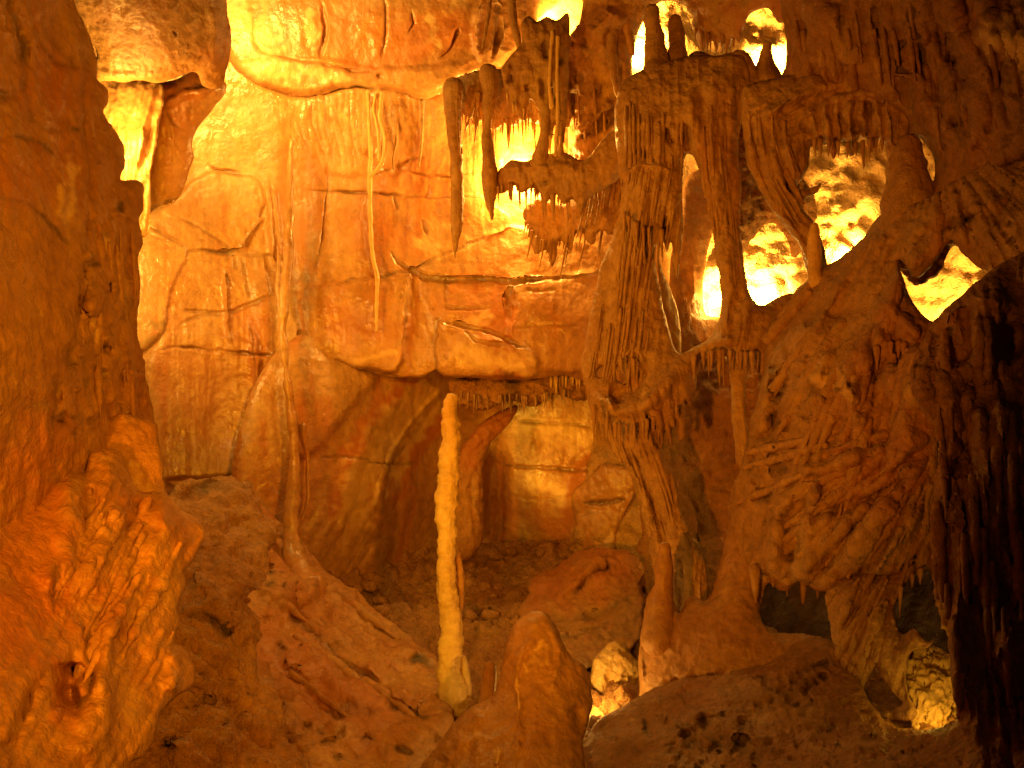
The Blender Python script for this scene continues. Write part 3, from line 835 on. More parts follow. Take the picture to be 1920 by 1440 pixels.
tube_c = tube('thin_column', [(546, 262, 8.7, 4), (545, 330, 8.62, 6), (543, 420, 8.55, 8), (540, 500, 8.5, 9), (533, 560, 8.42, 10), (529, 620, 8.36, 8), (534, 680, 8.32, 7), (543, 740, 8.3, 8), (550, 800, 8.28, 9), (553, 860, 8.25, 10), (550, 910, 8.22, 13), (545, 960, 8.2, 14), (547, 1010, 8.16, 16), (553, 1050, 8.1, 22), (560, 1080, 8.02, 32), (570, 1108, 7.95, 48)],
    M['wall'], seg=20, disp=((4, .02, None, 2.0), (9, .016), (24, .007)), flute=.14)
tag(tube_c, 'thin tall wavy column standing before the layered wall on the slope', 'column')
tube('side_rib', [(566, 800, 8.4, 9), (570, 830, 8.4, 7), (578, 860, 8.4, 4), (576, 900, 8.38, 3), (578, 940, 8.36, 3), (566, 975, 8.3, 3)], M['wall'], tube_c, seg=9, disp=((9, .01),))
tube('side_rib', [(523, 480, 8.65, 3), (521, 530, 8.62, 5), (524, 580, 8.6, 5), (530, 610, 8.56, 4)], M['wall'], tube_c, seg=9, disp=((9, .01),))

ck = tube('free_column', [(845, 752, 6.9, 15), (844, 775, 6.9, 18), (842, 800, 6.9, 18), (846, 830, 6.9, 17), (840, 860, 6.9, 20), (842, 900, 6.9, 19), (838, 950, 6.88, 19), (841, 1000, 6.86, 18), (838, 1060, 6.84, 19), (840, 1110, 6.82, 19), (846, 1150, 6.8, 18), (848, 1190, 6.78, 19), (843, 1230, 6.76, 22), (846, 1270, 6.74, 25), (850, 1300, 6.72, 30), (852, 1330, 6.7, 36), (850, 1370, 6.66, 44), (848, 1420, 6.6, 60)],
    M['pale'], seg=28, ring=4, disp=((3, .035), (7, .022, None, 2.6), (16, .012, 'billow', 1.6), (40, .004)), flute=.12)
tag(ck, 'pale yellow free standing column with a rounded top', 'column')
tube('side_rib', [(858, 1040, 6.9, 6), (864, 1080, 6.88, 8), (864, 1130, 6.86, 7), (858, 1170, 6.84, 5)], M['flow'], ck, seg=9, disp=((9, .01),))
tube('side_rib', [(868, 1235, 6.8, 7), (874, 1270, 6.78, 9), (876, 1300, 6.76, 9), (872, 1330, 6.72, 12)], M['pale'], ck, seg=9, disp=((9, .01),))

# ------------------------------------------------------------------ hanging formations on the back wall
s1 = tube('stalactite', [(850, 165, 8.55, 20), (848, 200, 8.55, 17), (852, 240, 8.55, 15), (856, 290, 8.55, 13), (857, 340, 8.55, 13), (857, 390, 8.55, 13), (856, 430, 8.55, 10), (854, 460, 8.55, 6), (853, 482, 8.55, 2)], M['drape'], seg=16, disp=((7, .02), (22, .006)), flute=.2)
tag(s1, 'long smooth tapering stalactite hanging beside the swollen dark one', 'stalactite')
s2 = tube('stalactite', [(916, 140, 8.45, 20), (918, 175, 8.45, 13), (916, 220, 8.45, 9), (914, 270, 8.45, 10), (918, 310, 8.45, 16), (920, 340, 8.45, 16), (918, 365, 8.45, 12), (920, 390, 8.45, 8), (922, 410, 8.45, 2)], M['drape'], seg=16, disp=((8, .03), (22, .008)), flute=.2)
tag(s2, 'swollen dark stalactite silhouetted against the bright pocket', 'stalactite')
for i, (pts, lab) in enumerate((
    ([(690, 172, 8.95, 4), (692, 230, 8.93, 3), (695, 290, 8.92, 4), (693, 330, 8.92, 5), (694, 400, 8.92, 4), (696, 460, 8.92, 4), (700, 490, 8.9, 4), (708, 520, 8.86, 5), (706, 570, 8.82, 3), (706, 620, 8.8, 2)], 'long root like strand hanging down the middle of the wall'),
    ([(716, 175, 8.9, 4), (712, 220, 8.88, 4), (723, 260, 8.86, 4), (719, 300, 8.86, 4), (708, 318, 8.88, 4), (695, 330, 8.9, 4)], 'curved root strand bending back into the long strand'),
    ([(704, 178, 8.9, 3), (700, 205, 8.9, 4), (710, 250, 8.88, 3), (711, 300, 8.88, 3)], 'short thin strand between the two root strands'),
    ([(790, 190, 8.9, 4), (792, 240, 8.9, 3), (789, 280, 8.9, 3), (785, 312, 8.9, 2)], 'thin strand beside the small hanging shield'),
    ([(740, 200, 8.95, 3), (744, 260, 8.95, 3), (736, 300, 8.95, 2), (738, 316, 8.95, 2)], 'faint thin strand between the root strands and the small hanging shield'),
    ([(893, 175, 8.6, 4), (885, 210, 8.6, 3), (872, 245, 8.6, 2)], 'slanting thin strand beside the long smooth stalactite'),
    ([(897, 175, 8.6, 4), (894, 220, 8.6, 3), (890, 265, 8.6, 2)], 'straight thin strand close beside the swollen stalactite'),
    ([(856, 190, 8.5, 5), (858, 240, 8.5, 3), (862, 290, 8.5, 2)], 'thin drip rib on the long smooth stalactite'),
    ([(958, 0, 8.5, 9), (962, 40, 8.5, 8), (972, 80, 8.5, 7), (978, 110, 8.5, 3)], 'slanting stalactite over the pierced pale curtain beside the bright gap'),
    ([(920, -20, 8.5, 6), (914, 40, 8.5, 4), (905, 90, 8.5, 2)], 'thin orange stalactite at the top edge over the ledge'))):
    o = tube('stalactite', pts, M['pale'] if i < 3 else M['drape'], seg=9, ring=5, disp=((9, .01), (30, .004)))
    tag(o, lab, 'stalactite', 'strands hanging on the back wall')

lg = relief('hanging_ledge', [(930, 330), (945, 312), (958, 300), (985, 302), (1010, 290), (1060, 286), (1095, 300), (1130, 262), (1158, 232), (1172, 270), (1165, 330), (1140, 350), (1105, 372), (1088, 402), (1074, 372), (1058, 384), (1042, 362), (1026, 378), (1012, 362), (996, 352), (978, 362), (962, 346), (946, 362), (932, 360)],
    [(940, 330, 8.5), (1050, 330, 8.35), (1150, 300, 8.3)], L=22, step=3, mat=M['drape'], disp=((6, .03), (18, .01)), flutes=((14, .05, ('dir', 6), 'billow', 5),),
    strokes=(([(940, 318), (1000, 312), (1060, 312), (1090, 320)], 6, .05), ([(1000, 350), (1030, 340)], 5, -.05, .6)),
    split=[('lip', [(930, 325), (950, 300), (1010, 288), (1100, 298), (1095, 322), (1000, 325), (940, 335)])])
tag(lg, 'fringed ledge of dripstone jutting out under the bright pocket', 'ledge')
icicles(lg, [(932, 358), (960, 352), (1000, 358), (1050, 378), (1090, 392)], 8.4, 20, 8, 50, 1.4, 4.4, M['drape'], seed=3)
icicles(lg, [(1090, 390), (1120, 370), (1150, 345), (1168, 330)], 8.35, 16, 8, 66, 1.2, 3.4, M['drape'], lean=-.25, seed=4)

sk = relief('hanging_curtain', [[(978, 44), (992, 30), (1008, 42), (1024, 30), (1044, 38), (1066, 24), (1068, 100), (1064, 180), (1058, 268), (1046, 272), (1042, 226), (1034, 268), (1024, 280), (1014, 246), (1014, 218), (1004, 196), (996, 186), (988, 204), (984, 228), (974, 220), (958, 192), (944, 156), (940, 128), (960, 100), (978, 80)],
    [(955, 138), (961, 142), (959, 156), (954, 152)], [(1032, 150), (1037, 160), (1035, 186), (1031, 172)], [(988, 158), (992, 160), (990, 170), (987, 167)]],
    [(960, 140, 8.35), (1000, 60, 8.35), (1055, 100, 8.3), (1050, 260, 8.35)], L=16, step=3, mat=M['drape'], jit=1.5, disp=((6, .03), (18, .012)), flutes=((20, .05, ('dir', 0), 'billow', 6), (9, .02, ('dir', 2), 'billow', 8)),
    strokes=(([(1022, 78), (1024, 110)], 6, -.10, .8), ([(1052, 110), (1053, 122)], 4, -.08, .8), ([(958, 118), (962, 150)], 5, -.06, .5), ([(1015, 140), (1022, 190)], 5, -.05, .4)),
    split=[('crown', [(930, 10), (1080, 10), (1080, 95), (1000, 100), (930, 95)])])
icicles(sk, [(950, 180), (975, 215), (1000, 195), (1030, 262), (1056, 262)], 8.32, 9, 10, 40, 1.6, 3.2, M['pale'], seed=31)
tag(sk, 'pierced pale curtain hanging above the bright pocket', 'drapery')
tube('drip_rod', [(1046, 70, 8.22, 4), (1044, 140, 8.22, 3.5), (1046, 210, 8.22, 3.5), (1042, 290, 8.25, 4)], M['pale'], sk, seg=9, disp=((9, .01),))
tube('drip_rod', [(1036, 60, 8.22, 4), (1032, 110, 8.22, 3.5), (1030, 160, 8.22, 3.5), (1034, 200, 8.25, 5)], M['pale'], sk, seg=9, disp=((9, .01),))
tube('drip_rod', [(1026, 200, 8.3, 9), (1022, 240, 8.3, 8), (1018, 280, 8.3, 12), (1010, 305, 8.35, 16)], M['drape'], sk, seg=12, disp=((9, .02),))
tube('drip_rod', [(1052, 230, 8.3, 5), (1050, 262, 8.3, 4), (1052, 300, 8.33, 8)], M['drape'], sk, seg=9, disp=((9, .01),))

mid = relief('ceiling_rock', [(1094, -90), (1480, -90), (1490, 30), (1462, 44), (1440, 18), (1412, 24), (1398, 44), (1388, 84), (1376, 70), (1366, 92), (1354, 72), (1344, 96), (1332, 70), (1318, 98), (1304, 60), (1298, 30), (1278, 6), (1246, 2), (1224, 14), (1206, 40), (1196, 60), (1186, 96), (1186, 130), (1190, 200), (1190, 300), (1180, 400), (1120, 420), (1070, 400), (1040, 330), (1062, 300), (1066, 260), (1058, 180), (1062, 80), (1084, 46), (1092, 10)],
    [(1100, 0, 8.45), (1100, 200, 8.75), (1120, 380, 8.7), (1300, 0, 8.2), (1450, 0, 7.6)], L=36, step=4, mat=M['drape'], disp=((2.5, .09), (6, .06), (14, .03, 'billow'), (26, .012)),
    strokes=(([(1075, 90), (1120, 70), (1150, 10)], 22, .16), ([(1098, 70), (1092, 90)], 12, -.20, .3), ([(1080, 145), (1084, 150)], 6, -.14, 1.0), ([(1100, 60), (1130, 40), (1140, 0)], 4, .04), ([(1075, 250), (1110, 225), (1150, 190)], 9, .12), ([(1085, 265), (1120, 240), (1160, 205)], 8, -.10, .4), ([(1090, 340), (1130, 330), (1155, 280)], 8, .10), ([(1090, 160), (1130, 170)], 14, -.08, .4), ([(1110, 300), (1140, 270)], 12, -.10, .5)),
    flutes=((16, .03, ('dir', 8), 'billow', 5),),
    tint=(([(1390, 30), (1470, 20)], 25, .9), ([(1070, 60), (1140, 20)], 30, .5)),
    split=[('arch', [(1200, -100), (1500, -100), (1500, 80), (1300, 80), (1200, 40)]), ('flank', [(1030, 130), (1200, 130), (1200, 440), (1030, 440)])])
icicles(mid, [(1300, 60), (1340, 74), (1392, 60)], 8.0, 9, 12, 38, 2, 4, M['drape'], seed=41)
tag(mid, 'orange rock bulging from the ceiling between the bright gaps', 'rock')
tube('rib', [(1140, -30, 8.35, 12), (1150, 40, 8.3, 11), (1146, 90, 8.28, 10), (1150, 140, 8.25, 8), (1160, 180, 8.2, 5)], M['drape'], mid, seg=11, disp=((8, .02),))
tube('rib', [(1160, -30, 8.3, 9), (1166, 20, 8.3, 10), (1178, 60, 8.3, 8), (1186, 100, 8.3, 5)], M['flow'], mid, seg=11, disp=((8, .02),))

# rock lintel over the bright pocket
lt = relief('pocket_lintel', [(836, 160), (870, 140), (930, 130), (990, 150), (1064, 150), (1070, 240), (1050, 236), (1030, 222), (1006, 232), (984, 226), (964, 236), (944, 232), (928, 246), (908, 226), (890, 236), (872, 212), (850, 218)],
    [(850, 190, 8.8), (950, 180, 8.72), (1060, 200, 8.65)], L=18, step=3, mat=M['drape'], jit=3, disp=((5, .06), (14, .03, 'billow'), (28, .008)), flutes=((14, .05, ('dir', 4), 'billow', 5),))
tag(lt, 'dark brown rock lintel over the bright pocket behind the stalactites', 'rock')
icicles(lt, [(846, 205), (880, 222), (930, 232), (980, 222), (1040, 226)], 8.66, 30, 8, 62, 1.1, 3.2, M['drape'], seed=33, yj=.08)

# loose fringe of thread like drips below the ledge
ft = relief('drip_web', [(980, 392), (1010, 372), (1060, 380), (1100, 372), (1150, 352), (1172, 380), (1150, 440), (1128, 430), (1110, 460), (1086, 430), (1070, 470), (1052, 450), (1036, 500), (1020, 470), (1000, 480), (990, 430)],
    [(1000, 420, 8.95), (1080, 420, 8.8), (1150, 400, 8.6)], L=12, step=3, mat=M['drape'], jit=4, disp=((7, .05), (18, .02)), flutes=((14, .06, ('dir', 18), 'billow', 5),))
tag(ft, 'ragged web of drips below the fringed ledge', 'drapery')
icicles(ft, [(984, 420), (1010, 455), (1040, 455), (1075, 440), (1110, 430), (1150, 410)], 8.8, 26, 12, 90, 1.1, 2.8, M['drape'], lean=-.2, seed=7, yj=.12)

# fringe under the overhang, in front of the alcove
ov = relief('overhang_lip', [(838, 712), (900, 705), (1000, 705), (1098, 706), (1110, 730), (1095, 752), (1040, 742), (1000, 765), (960, 752), (905, 768), (872, 760), (850, 745)],
    [(850, 730, 9.3), (980, 740, 9.25), (1100, 730, 9.2)], L=16, step=3, mat=M['rubble'], jit=4, disp=((8, .05, 'billow'), (20, .02)))
tag(ov, 'rough brown lip of rock above the alcove, bristling with straws', 'rock')
icicles(ov, [(856, 735), (905, 750), (960, 745), (1000, 752), (1040, 738), (1096, 742)], 9.22, 56, 8, 34, 1.3, 2.6, M['drape'], name='straw', seed=9, yj=.14)
icicles(ov, [(1030, 716), (1060, 712), (1094, 718)], 9.12, 12, 8, 24, 2, 3.4, M['pale'], name='straw', seed=10, yj=.05)

ar = relief('arch_rib', [(972, 762), (930, 775), (895, 800), (868, 838), (856, 880), (850, 960), (846, 1040), (880, 1050), (905, 1010), (906, 930), (905, 870), (922, 830), (950, 800)],
    [(960, 770, 9.7), (880, 830, 9.5), (870, 1000, 9.4)], L=14, step=3, mat=M['flow'], disp=((5, .03), (16, .01)), flutes=((12, .06, ('ring', 1015, 935), 'billow', 9),),
    tint=(([(960, 770), (890, 820), (870, 860)], 20, .8),))
tag(ar, 'curved fluted rib forming one side of the alcove arch', 'drapery')
fp = relief('fallen_slab', [(975, 1150), (990, 1112), (1004, 1082), (1040, 1064), (1076, 1040), (1112, 1024), (1150, 1030), (1186, 1036), (1208, 1066), (1198, 1096), (1204, 1140), (1196, 1200), (1150, 1240), (1060, 1250), (990, 1220)],
    [(1000, 1100, 8.5), (1100, 1040, 8.7), (1200, 1060, 8.5), (1100, 1150, 7.9), (1080, 1230, 7.1)], L=22, step=3, mat=M['flow'], jit=5, disp=((2.5, .10), (7, .05, 'billow'), (18, .02), (34, .006)),
    strokes=(([(1080, 1110), (1115, 1075), (1155, 1062)], 8, -.16, .6), ([(1030, 1120), (1080, 1085), (1130, 1052)], 14, .10), ([(1000, 1150), (1080, 1160), (1180, 1130)], 9, -.14, .5), ([(1060, 1190), (1120, 1180)], 8, -.10, .6)), tint=(([(1020, 1110), (1150, 1060)], 40, .6),),
    split=[('ridge', [(1010, 1120), (1040, 1070), (1110, 1030), (1150, 1050), (1110, 1075), (1060, 1120)]), ('foot', [(960, 1150), (1080, 1165), (1200, 1130), (1220, 1260), (960, 1260)])])
tag(fp, 'tilted reddish rock slab lying on the floor before the alcove', 'rock')
ar2 = relief('alcove_curtain', [(1072, 930), (1100, 900), (1130, 870), (1185, 880), (1192, 920), (1172, 965), (1158, 1000), (1150, 1040), (1100, 1040), (1085, 1000)],
    [(1080, 950, 9.6), (1190, 900, 9.3), (1120, 1040, 9.4)], L=14, step=3, mat=M['wall'], disp=((4, .05), (12, .02, 'billow')), strokes=(([(1096, 942), (1130, 943), (1170, 936)], 3, -.06, .9), ([(1165, 985), (1185, 925)], 4, .04)))
tag(ar2, 'cracked rock panel between the alcove and the tall curtain', 'rock')

# ------------------------------------------------------------------ left side
ls = relief('leaning_slab', [(292, 165), (330, 148), (365, 132), (400, 140), (424, 158), (418, 180), (372, 238), (360, 268), (364, 295), (352, 330), (340, 365), (322, 382), (290, 392), (258, 420), (255, 360), (276, 300), (288, 240)],
    [(300, 200, 7.55), (400, 160, 7.6), (340, 350, 7.75), (265, 400, 7.6)], L=22, step=3, mat=M['wall'], disp=((2.5, .04), (8, .012), (24, .004)), strokes=(([(313, 210), (325, 230), (350, 250)], 2.2, -.03, .7), ([(262, 408), (300, 385), (335, 372)], 3, -.05, .6), ([(300, 205), (340, 180), (415, 165)], 8, .06)))
tag(ls, 'smooth leaning slab under the hanging boss, bright on its upper face', 'rock')
lc = relief('small_curtain', [(176, 140), (240, 140), (300, 148), (304, 200), (296, 250), (288, 300), (282, 352), (276, 440), (190, 440), (196, 300), (186, 240), (170, 200)],
    [(200, 170, 7.25), (290, 170, 7.25), (250, 400, 7.2)], L=16, step=3, mat=M['wall'], disp=((4, .03), (14, .012)), flutes=((26, .16, ('dir', -8), 'billow', 7), (11, .05, ('dir', -8), 'billow', 9)))
tag(lc, 'brightly lit fluted curtain under the hanging boss', 'drapery')
hb = relief('hanging_boss', [(110, -110), (445, -110), (424, 0), (430, 50), (433, 90), (425, 128), (418, 156), (400, 168), (380, 162), (368, 136), (345, 140), (318, 150), (292, 156), (262, 150), (230, 154), (205, 150), (176, 150), (182, 100), (160, 60)],
    [(180, 100, 6.8), (300, 60, 6.6), (420, 60, 6.9), (300, -80, 6.3)], L=40, step=3, mat=M['flow'], disp=((1.6, .05), (6, .02), (20, .006)),
    strokes=(([(188, 130), (230, 142), (290, 140), (350, 126)], 9, .04), ([(225, 20), (235, 80), (262, 110), (320, 118), (355, 100)], 16, -.03), ([(325, 60), (332, 64)], 3, -.04, .8), ([(395, 130), (405, 70), (390, 10)], 12, .05)),
    flutes=((9, .012, ('dir', 0), 'billow', 5, (180, 115, 340, 160)),),
    split=[('brow', [(215, 20), (330, 0), (390, 60), (350, 105), (262, 112), (230, 80)]), ('lip', [(175, 110), (200, 130), (262, 128), (350, 108), (372, 135), (300, 165), (170, 165)])])
tag(hb, 'big rounded rock boss hanging above the brightly lit small curtain', 'rock')

nw = relief('side_wall', [(-420, -160), (110, -160), (140, 0), (163, 55), (180, 105), (182, 150), (202, 168), (203, 190), (194, 210), (215, 245), (232, 275), (235, 305), (228, 335), (256, 338), (269, 350), (270, 380), (263, 412), (268, 450), (258, 490), (262, 560), (257, 620), (268, 680), (282, 740), (290, 790), (300, 860), (310, 950), (280, 1150), (-420, 1250)],
    [(-300, 300, 3.0), (0, 300, 3.9), (60, 700, 3.8), (140, 100, 4.8), (200, 300, 4.9), (250, 400, 5.0), (260, 700, 4.9), (180, 600, 4.5), (100, 1000, 4.1), (-300, 1000, 3.0), (60, 0, 4.4)],
    L=44, step=4, mat=M['flow'], back=.9, jit=3, disp=((1.3, .06), (4, .03), (11, .012), (30, .004)),
    strokes=(([(22, -40), (26, 30), (44, 70), (50, 130), (40, 172), (20, 180), (-20, 165)], 8, -.12, .7), ([(-10, 40), (12, 50), (18, 10)], 6, -.06, .4), ([(85, 20), (95, 60), (130, 105), (145, 130)], 6, -.05, .5), ([(60, 0), (75, 60), (95, 100), (110, 115), (140, 125)], 4, -.05, .5),
             ([(-60, 258), (-10, 262), (40, 256), (90, 275), (110, 300)], 4, -.04, .6), ([(50, 175), (58, 215), (80, 235), (115, 245), (140, 242)], 4, -.03, .4), ([(0, 372), (50, 384), (90, 415), (118, 445), (130, 455)], 4, -.05, .7),
             ([(152, 20), (160, 90), (158, 160), (156, 230), (168, 290), (170, 330), (166, 400), (160, 470)], 7, -.05, .25),
             ([(192, 368)], 14, -.30, 1.0), ([(192, 384)], 12, -.30, 1.0), ([(230, 380), (228, 395)], 5, -.12, .9), ([(215, 395), (250, 412), (266, 420)], 8, .06),  # inside of the round hole painted dark as deep shade
             ([(182, 305), (184, 308)], 4, -.06, .9), ([(140, 240), (145, 245)], 6, -.06, 1.0), ([(165, 225), (160, 222)], 6, -.06, .6),
             ([(152, 470), (156, 520), (150, 570), (142, 620), (128, 680), (110, 740), (92, 800), (85, 830)], 9, -.12, .4),
             ([(175, 480), (168, 540), (172, 590), (178, 620), (170, 650)], 10, .07), ([(212, 560), (210, 590)], 5, -.18, 1.0), ([(196, 690), (198, 700)], 5, -.16, 1.0), ([(225, 500), (222, 540), (228, 600)], 8, -.08, .4), ([(248, 560), (242, 600)], 4, -.08, .6), ([(200, 620), (215, 660), (205, 700)], 10, .08), ([(238, 640), (240, 700), (250, 740)], 10, .06),
             ([(135, 680), (130, 710)], 12, -.12, .7), ([(120, 770), (112, 800)], 10, -.10, .7), ([(162, 492), (180, 500)], 7, -.10, 1.0), ([(150, 480), (185, 478)], 5, .06),
             ([(200, 20), (190, 80), (200, 130)], 9, .05), *specks(26, (155, 480, 205, 740), 6, -.04, .6, 31), *specks(22, (150, 470, 255, 740), 8, .04, 0, 32), *specks(10, (90, 780, 180, 830), 7, -.04, .6, 33)),
    flutes=((26, .13, ('dir', 2), 'billow', 4, (150, 400, 300, 790)), (16, .05, ('dir', 3), 'billow', 5, (140, 380, 300, 800)), (60, .07, ('dir', -6), 'billow', 5, (-60, 0, 240, 360)), (34, .03, ('dir', 3), 'billow', 9, (-100, 300, 170, 900))),
    pale=(([(134, 305), (136, 330), (128, 380), (120, 405)], 8), ([(110, 350), (108, 395)], 3), ([(190, 450), (205, 470)], 7), ([(176, 600), (178, 640)], 3)), tint=(([(20, 330), (100, 330)], 50, .4), ([(90, 160), (140, 160)], 40, .4), ([(30, 900), (90, 820)], 60, .5)))
tag(nw, kind='structure')

b1 = relief('boulder', [(148, 724), (172, 704), (206, 706), (234, 730), (240, 768), (226, 800), (200, 806), (172, 792), (150, 770)], [(150, 750, 4.6), (230, 750, 4.7), (190, 800, 4.5)], L=30, step=3, mat=M['rubble'], jit=3, disp=((4, .05), (12, .025, 'billow'), (30, .006)))
tag(b1, 'rounded brown boulder wedged against the near side wall', 'boulder')
b2 = relief('boulder', [(196, 800), (222, 776), (260, 780), (292, 790), (298, 830), (306, 900), (322, 960), (320, 1010), (260, 1030), (200, 960), (176, 880)], [(200, 850, 4.45), (290, 820, 4.6), (250, 1000, 4.4)], L=34, step=4, mat=M['flow'], jit=3, disp=((3, .05), (10, .015), (26, .006)))
tag(b2, 'block shaped boulder below the rounded brown one', 'boulder')
rb = relief('rubble_bank', [(318, 925), (345, 905), (400, 890), (455, 905), (490, 945), (516, 985), (500, 1030), (500, 1080), (470, 1120), (490, 1190), (480, 1250), (520, 1320), (530, 1390), (580, 1480), (600, 1580), (180, 1580), (240, 1350), (310, 1150)],
    [(400, 910, 6.6), (460, 1000, 6.4), (400, 1100, 5.6), (440, 1300, 5.3), (300, 1300, 5.0), (450, 1500, 4.8), (250, 1550, 4.6)], L=34, step=4, mat=M['rubble'], jit=11, disp=((1.6, .10), (4.5, .07, 'billow'), (11, .02), (26, .010)),
    strokes=(([(345, 930), (400, 900), (460, 915)], 9, -.16, .7), ([(370, 1145), (400, 1160), (430, 1190)], 9, -.12, .8), ([(380, 1260), (385, 1275)], 9, -.14, .9), ([(310, 1390), (325, 1410)], 12, -.16, .9), ([(420, 1350), (425, 1365)], 9, -.14, .9), ([(360, 1050), (390, 1100), (400, 1090)], 14, .08), ([(350, 1330), (400, 1310)], 8, -.08, .5)),
    split=[('brow', [(310, 930), (345, 900), (400, 880), (470, 905), (490, 960), (440, 940), (380, 925)])])
tag(rb, 'bank of broken brown rubble behind the near flowstone', 'rubble')
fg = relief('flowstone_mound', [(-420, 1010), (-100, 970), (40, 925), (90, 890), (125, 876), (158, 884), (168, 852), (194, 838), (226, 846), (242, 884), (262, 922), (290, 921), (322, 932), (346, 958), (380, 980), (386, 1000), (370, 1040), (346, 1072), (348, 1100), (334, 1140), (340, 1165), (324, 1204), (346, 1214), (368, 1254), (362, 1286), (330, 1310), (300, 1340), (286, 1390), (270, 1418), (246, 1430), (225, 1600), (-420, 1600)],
    [(-300, 1100, 2.9), (60, 960, 3.9), (200, 870, 4.25), (330, 960, 4.3), (340, 1100, 4.1), (180, 1150, 3.75), (340, 1260, 3.85), (0, 1300, 3.2), (200, 1400, 3.4), (0, 1550, 2.9), (-300, 1500, 2.7)],
    L=46, step=4, mat=M['flow'], jit=3, fine=.5, disp=((1.6, .05), (5, .010), (14, .004), (36, .002)),
    flutes=((56, .06, ('dir', -26), 'billow', 9), (20, .018, ('dir', -28), 'billow', 12)),
    strokes=(([(125, 885), (135, 950), (120, 1040), (90, 1120)], 30, .08), ([(200, 850), (210, 930), (190, 1030), (160, 1120)], 30, .07), ([(300, 930), (310, 1000), (270, 1090)], 24, .06), ([(165, 900), (172, 980), (155, 1060)], 10, -.10), ([(255, 930), (250, 1020)], 10, -.08),
             ([(108, 1050), (106, 1110), (100, 1130)], 9, -.12, .5), ([(290, 1100), (284, 1118)], 8, -.10, .5), ([(155, 1165), (168, 1200), (172, 1270), (155, 1330)], 7, -.14, .6), ([(140, 1240), (130, 1300), (110, 1345)], 26, -.12, .1), ([(80, 1265), (50, 1320), (30, 1380), (0, 1420)], 12, -.14, .2),
             ([(215, 1150), (190, 1300), (170, 1440)], 20, .08), ([(320, 1220), (330, 1260), (310, 1300)], 14, .08)),
    tint=(([(40, 950), (70, 1100), (20, 1150)], 70, .6), ([(130, 1280), (120, 1340)], 30, .6)),  # first tint paints the shaded upper left of the mound darker red
    split=[('lobe', [(88, 895), (125, 870), (165, 890), (165, 1000), (130, 1080), (90, 1090), (80, 980)]), ('lobe', [(168, 855), (195, 832), (230, 845), (248, 890), (245, 1000), (200, 1100), (165, 1060), (170, 930)]), ('lobe', [(258, 925), (300, 918), (350, 955), (390, 985), (350, 1075), (290, 1090), (255, 1020)]), ('lobe', [(318, 1205), (350, 1210), (375, 1255), (362, 1290), (310, 1330), (300, 1270)]), ('hollow', [(120, 1250), (155, 1160), (176, 1200), (176, 1280), (150, 1345), (95, 1360)]), ('rib', [(210, 1120), (250, 1130), (225, 1280), (190, 1450), (140, 1450), (180, 1280)])])
tag(fg, 'orange flowstone mound with finger like lobes below the near side wall', 'flowstone')
ribs(fg, 'flowstone_mound', 14, (180, 930, 340, 1200), (120, 260), (10, 18), along(-27), M['flow'], 61, lift=-.7)
ribs(nw, 'side_wall', 14, (150, 380, 255, 700), (60, 160), (4, 8), along(3), M['flow'], 62, lift=-.2)
ribs(mid, 'ceiling_rock', 12, (1070, 100, 1170, 330), (40, 120), (2, 4.5), along(4), M['drape'], 63)
ribs(hs, 'flowstone_slope', 8, (480, 1080, 720, 1300), (100, 220), (8, 14), along(52), M['flow'], 64, lift=-.7)
